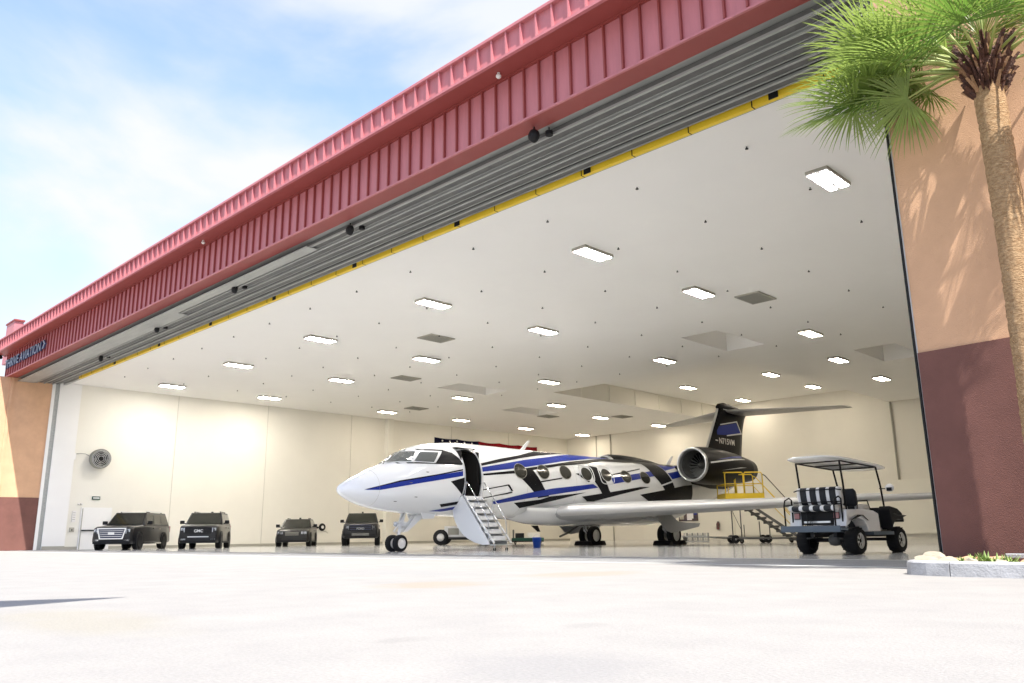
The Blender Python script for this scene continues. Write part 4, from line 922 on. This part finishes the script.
for x in (.02,-TW-.02):
    sx=1 if x>cx else -1
    b=MB(); b.tube([(x-sx*.06,1.46,1.42),(x+sx*.16,1.42,1.40)],.012,M_black,6); b.loft([[(x+sx*.2+.09*cos(2*pi*k/16)*q,y_,1.42+.085*sin(2*pi*k/16)*q) for k in range(16)] for y_,q in ((1.38,1),(1.42,1.05),(1.47,.7))],M_seat_w); b.box(x+sx*.2-.06,x+sx*.2+.06,1.374,1.379,1.35,1.43,M_black); b.build('side_mirror',GC)
    b=MB(); b.box(x-sx*.12-.06,x-sx*.12+.06,-.535,-.50,.75,.87,M_tail); b.box(x-sx*.12-.07,x-sx*.12+.07,-.53,-.505,.74,.88,M_black); b.build('tail_light',GC,bevel=.01)
    b=MB(); b.box(x-sx*.2-.07,x-sx*.2+.07,2.24,2.29,.72,.80,M_lamp); b.build('headlight',GC)
    b=MB(); b.add([(x-sx*.02,1.58,.80),(x+sx*.14,1.62,.86),(x+sx*.14,2.25,.82),(x-sx*.02,2.3,.76)],[(0,1,2,3)],M_black); b.add([(x-sx*.1,-.42,.76),(x+sx*.12,-.42,.70),(x+sx*.13,-.1,.82),(x+sx*.13,.15,.82),(x+sx*.12,.42,.70),(x-sx*.1,.42,.76)],[(0,1,2,3,4,5)],M_black); b.build('fender_flare',GC)

# ---------------------------------------------------------------- ground equipment
ba=empty('bucket',(-21.84,23.4,.008),0,'blue plastic bucket on the floor beside the airstair','bucket')
b=MB(); b.lathe([(.0,.005),(.135,.005),(.165,.36),(.175,.36),(.175,.40),(.155,.40),(.13,.02)],M_bluep,n=28); b.build('pail',ba)
b=MB(); b.tube([(.18*cos(t),0,.37+.14*sin(t)) for t in [pi*k/12 for k in range(13)]],.008,M_alu,5); b.lathe([(.168,.25),(.172,.28)],M_bluep,n=24); b.build('handle',ba)

# maintenance platform: local x along the stair run (towards image right)
ang=math.atan2(.95,.72)
PF=empty('maintenance_platform',(-19.95,34.3,.008),math.atan2(1.29,1.29),'yellow railed maintenance platform with grey stairs behind the jet wing','work platform')
PW=1.5; PL_=1.75; PZ=2.05
b=MB(); b.box(0,PL_,0,PW,PZ,PZ+.06,M_steelD); b.box(-.03,PL_+.03,-.03,0,PZ-.12,PZ+.22,M_yellow); b.box(-.03,PL_+.03,PW,PW+.03,PZ-.12,PZ+.22,M_yellow); b.box(-.03,0,0,PW,PZ-.12,PZ+.22,M_yellow); b.build('deck',PF)
for y in (0,PW):
    b=MB()
    for x0,x1 in ((0,PL_*.5-.02),(PL_*.5+.02,PL_)):
        b.tube([(x0,y,PZ+.2),(x0,y,PZ+1.1),(x0+.06,y,PZ+1.18),(x1-.06,y,PZ+1.18),(x1,y,PZ+1.1),(x1,y,PZ+.2)],.028,M_yellow,8); b.tube([(x0,y,PZ+.65),(x1,y,PZ+.65)],.022,M_yellow,8)
    b.tube([(PL_*.3,y,PZ+.2),(PL_*.3,y,PZ+.6)],.02,M_yellow,6)
    b.build('guard_rail',PF)
b=MB(); b.tube([(0,0,PZ+1.18),(0,PW,PZ+1.18)],.028,M_yellow,8); b.tube([(0,0,PZ+.65),(0,PW,PZ+.65)],.022,M_yellow,8); b.build('end_rail',PF)
SX=PL_+1.75
for y in (.04,PW-.04):
    b=MB(); b.prism([(PL_*.35,PZ-.02),(PL_*.35+.14,PZ+.0),(SX+.05,.14),(SX-.14,.10)],y-.03,y+.03,'y',M_steelD); b.build('stair_stringer',PF)
    b=MB(); b.tube([(PL_,y,PZ+1.1),(PL_+.15,y,PZ+1.02),(SX+.1,y,1.05),(SX+.1,y,.12)],.022,M_yellow if y>.5 else M_blackm,8); b.tube([(PL_,y,PZ+.6),(SX+.1,y,.62)],.018,M_yellow,6); b.build('stair_rail',PF)
for k in range(10):
    t=(k+.5)/10; x=PL_*.35+(SX-PL_*.35)*t; z=PZ*(1-t)+.1*t; b=MB(); b.box(x-.12,x+.12,.06,PW-.06,z-.015,z+.015,M_steelD); b.box(x-.12,x-.10,.06,PW-.06,z-.10,z-.015,M_steelD); b.build('stair_tread',PF)
b=MB()
for y in (0,PW): b.tube([(.55,y,.22),(SX,y,.22)],.035,M_steelD,8); b.tube([(.6,y,.22),(.6,y,PZ)],.028,M_steelD,8); b.tube([(1.9,y,.22),(1.9,y,1.0)],.025,M_steelD,6)
for x in (.55,1.9,SX-.05): b.tube([(x,0,.22),(x,PW,.22)],.03,M_steelD,8)
b.tube([(.6,0,.6),(.6,PW,1.6)],.015,M_steelD,6); b.build('base_frame',PF)
for x in (.6,SX-.1):
    for y in (0,PW):
        b=MB(); b.lathe([(.03,-.03),(.1,-.03),(.11,0),(.1,.03),(.03,.03)],M_rubber,c=(x,y+.06,.11),ax='y',n=18); b.tube([(x,y+.06,.11),(x,y,.24)],.02,M_steelD,6); b.build('caster',PF)
# dolly / towbar low on the floor
DL=empty('tow_dolly',(-21.9,33.6,.008),math.atan2(1.5,1.35),'low grey towing dolly with black wheels on the floor beneath the jet wing','dolly')
b=MB()
for y in (-.25,.25): b.box(0,1.0,y-.03,y+.03,.30,.38,M_alu)
for k in range(5): b.box(.05+.25*k,.12+.25*k,-.25,-.2,.06,.5,M_steel); b.box(.05+.25*k,.12+.25*k,.2,.25,.06,.5,M_fw)
b.box(.0,1.1,-.3,-.26,.08,.13,M_alu); b.tube([(-.35,0,.42),(0,0,.32),(5.2,0,.22)],.03,M_alu,8); b.tube([(1.0,-.2,.34),(1.5,0,.24)],.02,M_alu,6); b.build('frame',DL)
for x in (2.35,3.9):
    for y in (-.33,.33):
        b=MB(); b.lathe([(.05,-.05),(.17,-.05),(.19,-.03),(.19,.03),(.17,.05),(.05,.05)],M_rubber,c=(x,y,.19),ax='y',n=22); b.lathe([(.0,-.03),(.08,-.04),(.08,.04),(0,.03)],M_alu,c=(x,y,.19),ax='y',n=12); b.build('wheel',DL)
b=MB(); b.tube([(3.9,-.33,.19),(3.9,.33,.19)],.02,M_steelD,6); b.tube([(2.35,-.33,.19),(2.35,.33,.19)],.02,M_steelD,6); b.tube([(2.9,.0,.24),(2.9,.0,.85)],.02,M_steelD,6); b.tube([(1.0,0,.3),(2.35,.2,.2)],.02,M_steelD,6); b.build('axle',DL)
for x in (-.1,.55): pass
b=MB(); b.box(-.05,-.0,-.25,.25,.0,.12,M_steelD); b.box(.02,.07,-.25,.25,.0,.34,M_steelD); b.build('prop_foot',DL)
# ground power cart behind the airstair
GP=empty('ground_power_cart',(-35.6,30.3,.008),radians(40),'white ground power cart with a black wheel behind the airstair','equipment cart')
b=MB(); b.box(.3,2.6,-.55,.55,.42,1.02,M_wallw); b.box(.3,2.6,-.56,.56,.36,.44,M_steelD); b.box(.5,1.1,-.565,-.551,.55,.9,M_vent); b.box(1.3,1.9,-.565,-.551,.55,.9,M_vent); b.box(2.0,2.4,-.565,-.551,.5,.95,M_alu); b.build('housing',GP,bevel=.03)
b=MB(); b.box(-.1,3.4,-.45,.45,.28,.36,M_black); b.box(2.6,3.4,-.5,.5,.36,.62,M_black); b.box(2.8,3.2,-.4,.4,.62,.92,M_steelD); b.build('chassis',GP)
for x in (.1,2.4):
    for y in (-.58,.58):
        b=MB(); r_=.42 if x<1 else .3; b.lathe([(r_*.5,-.1),(r_*.9,-.1),(r_,-.06),(r_,.06),(r_*.9,.1),(r_*.5,.1)],M_rubber,c=(x,y,r_),ax='y',n=24); b.lathe([(0,-.05),(r_*.5,-.08),(r_*.5,.08),(0,.05)],M_fw,c=(x,y,r_),ax='y',n=14); b.build('wheel',GP)
# green equipment skid further behind
SK=empty('green_equipment_skid',(-33.3,33.6,.008),radians(45),'low dark green equipment skid with boxes on it behind the jet belly','equipment')
b=MB(); b.box(0,1.8,-.4,.4,.18,.34,M_green); b.box(0,1.8,-.45,.45,.12,.18,M_black); b.build('base',SK,bevel=.02)
b=MB(); b.box(.2,.7,-.3,.3,.34,.6,M_blackm); b.box(.9,1.6,-.35,.35,.34,.62,M_wall); b.box(.05,.15,-.1,.1,.34,.8,M_steelD); b.build('tool_box',SK,bevel=.02)
for x in (.2,1.6):
    for y in (-.35,.35):
        b=MB(); b.lathe([(.02,-.03),(.07,-.03),(.07,.03),(.02,.03)],M_rubber,c=(x,y,.07),ax='y',n=14); b.box(x-.03,x+.03,y-.04,y+.04,.1,.15,M_steelD); b.build('caster',SK)
# back wall fittings
bb=empty('bulletin_board',(-37.1,57.72,1.45),0,'dark framed bulletin board with white papers on the back wall beneath the jet wing','bulletin board')
b=MB(); b.box(-.9,.9,-.05,0,0,.95,M_rubio); b.build('board',bb); b=MB(); b.box(-.1,.35,-.06,-.051,.08,.8,M_paper); b.box(.2,.5,-.075,-.061,.2,.88,M_paper); b.box(.55,.82,-.06,-.051,.5,.88,M_jb); b.box(-.8,-.4,-.06,-.051,.15,.5,M_vent); b.build('papers',bb)
b=MB(); b.box(-41.6,-33.05,57.75,57.98,.02,3.6,M_wall2)
hpart(b,'wall_panel_box')
fe=empty('fire_extinguisher',(-34.4,57.6,.75),0,'dark red fire extinguisher hanging on the back wall to the right of the bulletin board','fire extinguisher')
b=MB(); b.lathe([(0,0),(.14,.02),(.15,.1),(.15,.55),(.08,.68),(.04,.72)],mat('extinguisher_red',(.08,.008,.008),.35,coat=.5),n=18); b.build('cylinder',fe); b=MB(); b.box(-.05,.12,-.03,.03,.72,.78,M_black); b.tube([(.1,0,.74),(.22,0,.6),(.2,0,.2)],.02,M_black,6); b.box(-.03,.03,.1,.16,.3,.7,M_steelD); b.build('valve_and_hose',fe)
fe.scale=(.8,.8,.8)

# ---------------------------------------------------------------- kerb, planting bed
def kerb(pts,name,label):
    b=MB(); n=len(pts)-1
    P=[Vector((x,y,0)) for x,y in pts]; rings=[]
    for i,p in enumerate(P):
        a=(P[i]-P[i-1]).normalized() if i>0 else (P[1]-P[0]).normalized(); c=(P[i+1]-P[i]).normalized() if i<len(P)-1 else a
        d=(a+c).normalized(); nn=Vector((-d.y,d.x,0))   # towards the bed
        w=.20; rings.append([p+Vector((0,0,0)),p+nn*.012+Vector((0,0,.135)),p+nn*.035+Vector((0,0,.155)),p+nn*w+Vector((0,0,.155)),p+nn*w])
    b.loft([[tuple(q) for q in r] for r in rings],M_kerb,smooth=False)
    o=b.build(name); return tag(o,label,'kerb','concrete kerb segments')
kerb([(-3.62,11.35),(-3.64,10.6),(-3.62,10.12),(-3.50,9.90),(-3.30,9.79),(-3.045,9.72)],'concrete_kerb','pale concrete kerb end piece curving round the planting bed at the pier')
kerb([(-3.03,9.72),(-1.0,9.60),(1.5,9.45),(5,9.2)],'concrete_kerb','straight pale concrete kerb segment in front of the palm')
b=MB(); n=26; vs=[]
for j in range(9):
    for i in range(n+1):
        x=-3.5+8.3*i/n; y=(9.86 if x<-3.0 else 9.80-.06*(x+3.0))+ (11.42-9.86)*j/8; 
        if x<-3.3: y=max(y,10.05)
        vs.append((x,min(y,11.45-.24*(x+3.6)),.10+.035*mnoise.noise(Vector((x*3,y*3,0)))))
b.add(vs,[(j*(n+1)+i,j*(n+1)+i+1,(j+1)*(n+1)+i+1,(j+1)*(n+1)+i) for j in range(8) for i in range(n)],M_soil,True)
tag(b.build('planting_bed_gravel'),'brown gravel filling the planting bed behind the kerb','gravel',kind='stuff')
def rock(x,y,z,r,sq,m,label,seed):
    bm=bmesh.new(); bmesh.ops.create_icosphere(bm,subdivisions=3,radius=1)
    cuts=[(Vector((random.gauss(0,1),random.gauss(0,1),random.gauss(0,1))).normalized(),random.uniform(.55,.85)) for _ in range(9)]
    for v in bm.verts:
        n_=mnoise.noise(v.co*1.3+Vector((seed*3.1,seed,0))); 
        for cn,cd in cuts:
            dd=v.co.dot(cn)
            if dd>cd: v.co-=cn*(dd-cd)
        v.co*=r*(1.15+.3*n_+.08*mnoise.noise(v.co*5+Vector((seed,0,0)))); v.co.z*=sq
    me=bpy.data.meshes.new('rock'); bm.to_mesh(me); bm.free(); me.materials.append(m)
    o=bpy.data.objects.new('rock',me); COL.objects.link(o); o.location=(x,y,z); o.rotation_euler.z=seed; return tag(o,label,'rock','landscape rocks behind the kerb')
RK=[(-3.36,10.22,.19,.62,M_rock,'large cream rock at the left end of the bed'),(-3.12,10.05,.15,.6,M_rock,'cream rock second from the left behind the kerb'),(-3.02,10.45,.17,.6,M_rock2,'pinkish rock close to the black door edge'),(-2.86,10.02,.12,.7,M_rock,'small cream rock just right of the kerb joint'),(-2.74,10.35,.14,.8,M_rock2,'orange brown rock between the cream rocks and the green plants'),(-2.60,9.98,.11,.7,M_rock,'small pale rock in front of the green plant'),(-2.28,9.98,.12,.7,M_rock,'pale rock at the foot of the palm'),(-2.05,10.0,.13,.8,M_rock2,'tan rock right of the palm foot at the picture edge'),(-3.22,10.6,.10,.8,M_rock2,'small tan rock at the back against the pier'),(-2.45,10.6,.12,.7,M_rock2,'tan rock behind the flat slab')]
for i,(x,y,r,sq,m,l) in enumerate(RK): rock(x,y,.09+r*sq*.3,r*.85,sq,m,l,i+1)
b=MB(); b.prism([(-2.72,10.62),(-2.15,10.50),(-2.02,10.78),(-2.66,10.86)],.17,.22,'z',M_kerb); tag(b.build('stone_slab',bevel=.01),'flat grey slab lying in the planting bed against the pier','slab')
def succulent(x,y,sz,label,seed):
    random.seed(seed); r=empty('succulent_plant',(x,y,.10),0,label,'plant','low green plants in the bed')
    b=MB()
    for k in range(70):
        a=random.uniform(0,2*pi); e=random.uniform(.15,1.4); L_=sz*random.uniform(.5,1.0); ox=random.uniform(-sz*.5,sz*.5); oy=random.uniform(-sz*.35,sz*.35); w_=sz*.13
        d=Vector((cos(a)*cos(e),sin(a)*cos(e),sin(e))); s_=Vector((-sin(a),cos(a),0)); o_=Vector((ox,oy,0)); up=d.cross(s_)
        b.add([o_,o_+d*L_*.45+s_*w_,o_+d*L_,o_+d*L_*.45-s_*w_,o_+d*L_*.45+up*w_*.5],[(0,1,4),(1,2,4),(2,3,4),(3,0,4)],M_succ)
    b.build('leaves',r); random.seed(3)
succulent(-2.85,10.12,.17,'bright green low plant in the middle of the rocks, the largest one',11)
succulent(-2.62,10.16,.16,'pale green plant just left of the palm foot',12)
succulent(-3.08,10.25,.11,'small green plant among the cream rocks',13)

# ---------------------------------------------------------------- palm
PT=empty('palm_tree',(-2.21,10.74,.08),0,'tall fan palm with fibrous tan trunk and green crown in front of the pier','palm tree')
HT=6.12
def tx(z): t=z/5.5; return (.02*t+.03*sin(t*2.2), 0, z)
b=MB(); prof=[]
N_=110
vs=[]; K=36
for i in range(N_+1):
    z=HT*.985*i/N_; c=tx(z); r=.205-.035*min(1,z/4)+(.05*math.exp(-z*3))
    r+=.004*sin(z*60+2*mnoise.noise(Vector((0,0,z*2))))+.004*mnoise.noise(Vector((z*9,0,0)))
    for k in range(K):
        t=2*pi*k/K; rr=r*(1+.04*mnoise.noise(Vector((cos(t)*2.2,sin(t)*2.2,z*2.6)))+.07*mnoise.noise(Vector((cos(t)*7,sin(t)*7,z*12))))
        vs.append((c[0]+rr*cos(t),c[1]+rr*sin(t),z))
b.add(vs,[(i*K+k,i*K+(k+1)%K,(i+1)*K+(k+1)%K,(i+1)*K+k) for i in range(N_) for k in range(K)],M_trunk,True)
b.build('trunk',PT)
top=Vector(tx(HT-.1))
# brown boots (old leaf bases) flaring under the crown
b=MB(); random.seed(5)
b.lathe([(.155,5.68),(.18,5.82),(.22,6.0),(.23,6.15),(.14,6.3)],M_boot,c=(tx(5.9)[0],0,0),n=20)
for k in range(230):
    a=2.399*k; z=5.68+.60*(k/230)+random.uniform(-.05,.05); L_=random.uniform(.08,.24); e=random.uniform(1.0,1.5); w_=random.uniform(.012,.036); a+=random.uniform(-.3,.3)
    d=Vector((cos(a)*cos(e),sin(a)*cos(e),sin(e))); s_=Vector((-sin(a),cos(a),0)); nrm=d.cross(s_)
    r0=.15+.08*min(1,(z-5.7)/.4); o_=Vector((tx(z)[0]+cos(a)*r0,sin(a)*r0,z)); tip=o_+d*L_+Vector((cos(a),sin(a),0))*.05
    m_=M_boot if random.random()<.7 else M_boot2
    tip=tip+Vector((random.uniform(-.03,.03),random.uniform(-.03,.03),random.uniform(-.05,.02)))
    b.add([o_-s_*w_,o_+s_*w_,tip+s_*w_*.5,tip-s_*w_*.5,o_+s_*0-nrm*.045,tip-nrm*.03],[(0,1,2,3),(0,4,5,3),(4,1,2,5),(3,2,5)],m_)
b.build('leaf_boots',PT)
# fan leaves
def WALL(xl): return 11.42-.238*(max(-3.6,xl-2.21)+3.6)-10.74-.05 if xl-2.21>-3.65 else 9.0
def frond(az,el,Lp,Rf,roll=0.0,droop=.35,nb=46,m=None,seed=0,span=1.95):
    rnd=random.Random(seed); d=Vector((cos(az)*cos(el),sin(az)*cos(el),sin(el))); side=Vector((-sin(az),cos(az),0)); up=d.cross(side)*-1 if d.cross(side).z<0 else d.cross(side)
    if roll: q=Matrix.Rotation(roll,3,d); side=q@side; up=q@up
    base=top+Vector((cos(az)*.12,sin(az)*.12,rnd.uniform(-.02,.12)))
    hub=base+d*Lp+Vector((0,0,-.10*Lp*Lp))
    b=MB(); b.tube([base,base+d*Lp*.5+Vector((0,0,.02)),hub],[.022,.016,.011],M_petiole,6); mid=hub
    m=m or M_leaf
    for k in range(nb):
        a=-span+2*span*k/(nb-1)+rnd.uniform(-.02,.02); L_=Rf*(.72+.28*cos(a*.62))*rnd.uniform(.92,1.06)
        if rnd.random()<.04: continue
        dd=(d*cos(a)+side*sin(a)).normalized(); w0=.5*Rf*2*span/nb*.42*.85; nrm=up
        pts=[]; segs=6; p=mid.copy(); cur=dd.copy(); split=rnd.uniform(-.03,.03)
        for s_ in range(segs+1):
            t=s_/segs; pts.append((p.copy(),cur.copy()))
            cur=(cur+Vector((rnd.uniform(-.02,.02),rnd.uniform(-.02,.02),-droop*(.04+.36*t*t)*(1.3 if t>.6 else 1)))).normalized(); p=p+cur*(L_/segs)
            yl=WALL(p.x)
            if p.y>yl: p.y=yl-rnd.uniform(0,.03)
        vs=[]; 
        for i,(p,c) in enumerate(pts):
            t=i/segs; w_=w0*min(1,(t*1.9+.12))*(1-max(0,t-.55)/.45*.93)
            sd=c.cross(nrm); sd=sd.normalized() if sd.length>1e-4 else side
            fold=nrm*(w_*.55); z_=Vector((0,0,split*t))
            vs+= [p-sd*w_+fold+z_, p+z_, p+sd*w_+fold+z_]
        fs=[]
        for i in range(segs): fs+=[(3*i,3*i+1,3*i+4,3*i+3),(3*i+1,3*i+2,3*i+5,3*i+4)]
        b.add(vs,fs,m,True)
    b.build('frond',PT)
W=pi   # towards -X (image left)
FR_=[(W-.08,.22,1.55,1.1,-.4,.5),(W+.1,.2,1.5,1.0,.3,.45),(W-.25,.4,1.45,1.1,.2,.5),(W+.05,.7,1.5,1.15,.6,.45),(W-.12,.3,1.25,1.0,-.5,.5),(W+.18,.32,1.3,1.05,.1,.6),(W-.35,.15,1.0,.85,.6,.5),(W-.6,.75,.9,1.0,0,.5),(W+.2,.62,1.2,1.1,.5,.5),(W-.9,1.0,.8,1.0,.3,.5),(W+.0,.98,1.1,1.0,-.3,.5),(.6,.9,.8,1.0,.2,.5),# az, el, petiole, radius, roll, droop
(W-.30,.42,.95,1.05,.35,.55),(W+.05,.35,1.0,.95,-.25,.5),(W+.35,.55,1.0,1.1,.2,.5),(W+.75,.30,.9,1.0,-.2,.6),
(W+.1,-.12,.80,.85,.95,.40),(W+.5,.9,.9,1.1,.1,.5),(W-.2,.85,.95,1.05,-.2,.5),(W+1.2,.6,.9,1.0,.1,.5),(W+1.6,.25,.9,1.0,.2,.55),
(W+2.1,.5,.9,1.0,-.1,.5),(W+2.6,.2,.9,1.0,.2,.6),(W+3.1,.45,.9,1.0,.1,.5),(W-2.6,.25,.9,1.0,-.3,.6),
(W+.3,1.25,.8,1.0,.1,.4),(W+1.9,1.2,.8,1.0,.1,.4),(W-1.5,1.15,.7,.9,.1,.4),(W-.05,.52,1.15,1.0,.7,.65),(W+.55,.25,.85,.9,-.4,.5),(W+2.9,.1,.7,.85,.3,.5),(W-.5,.3,.8,.85,.5,.5)]
for i,a in enumerate(FR_): frond(*a,m=M_leafd if i in (4,12,20) else M_leaf,seed=i+40,nb=50 if i!=5 else 44)

# ---------------------------------------------------------------- added shadow caster, unseen; its triangle is shaped to shade the apron at the left
LM=empty('shadow_caster',(-2.2,-3.4,0),0,'grey triangle on poles, added out of view to cast the shadow on the apron','added shadow caster')
b=MB(); b.tube([(0,0,0),(0,0,4),(0,0,8.3)],[.10,.08,.06],M_steelD,12); b.tube([(-2.4,0,0),(-2.4,0,8.3)],.07,M_steelD,12); b.tube([(-2.4,0,8.14),(0,0,8.14)],.04,M_steelD,8); b.build('pole',LM)
b=MB(); b.prism([(-2.63,.5),(.49,.5),(-.64,4.27)],8.10,8.12,'z',M_steelD); b.build('shadow_panel',LM)
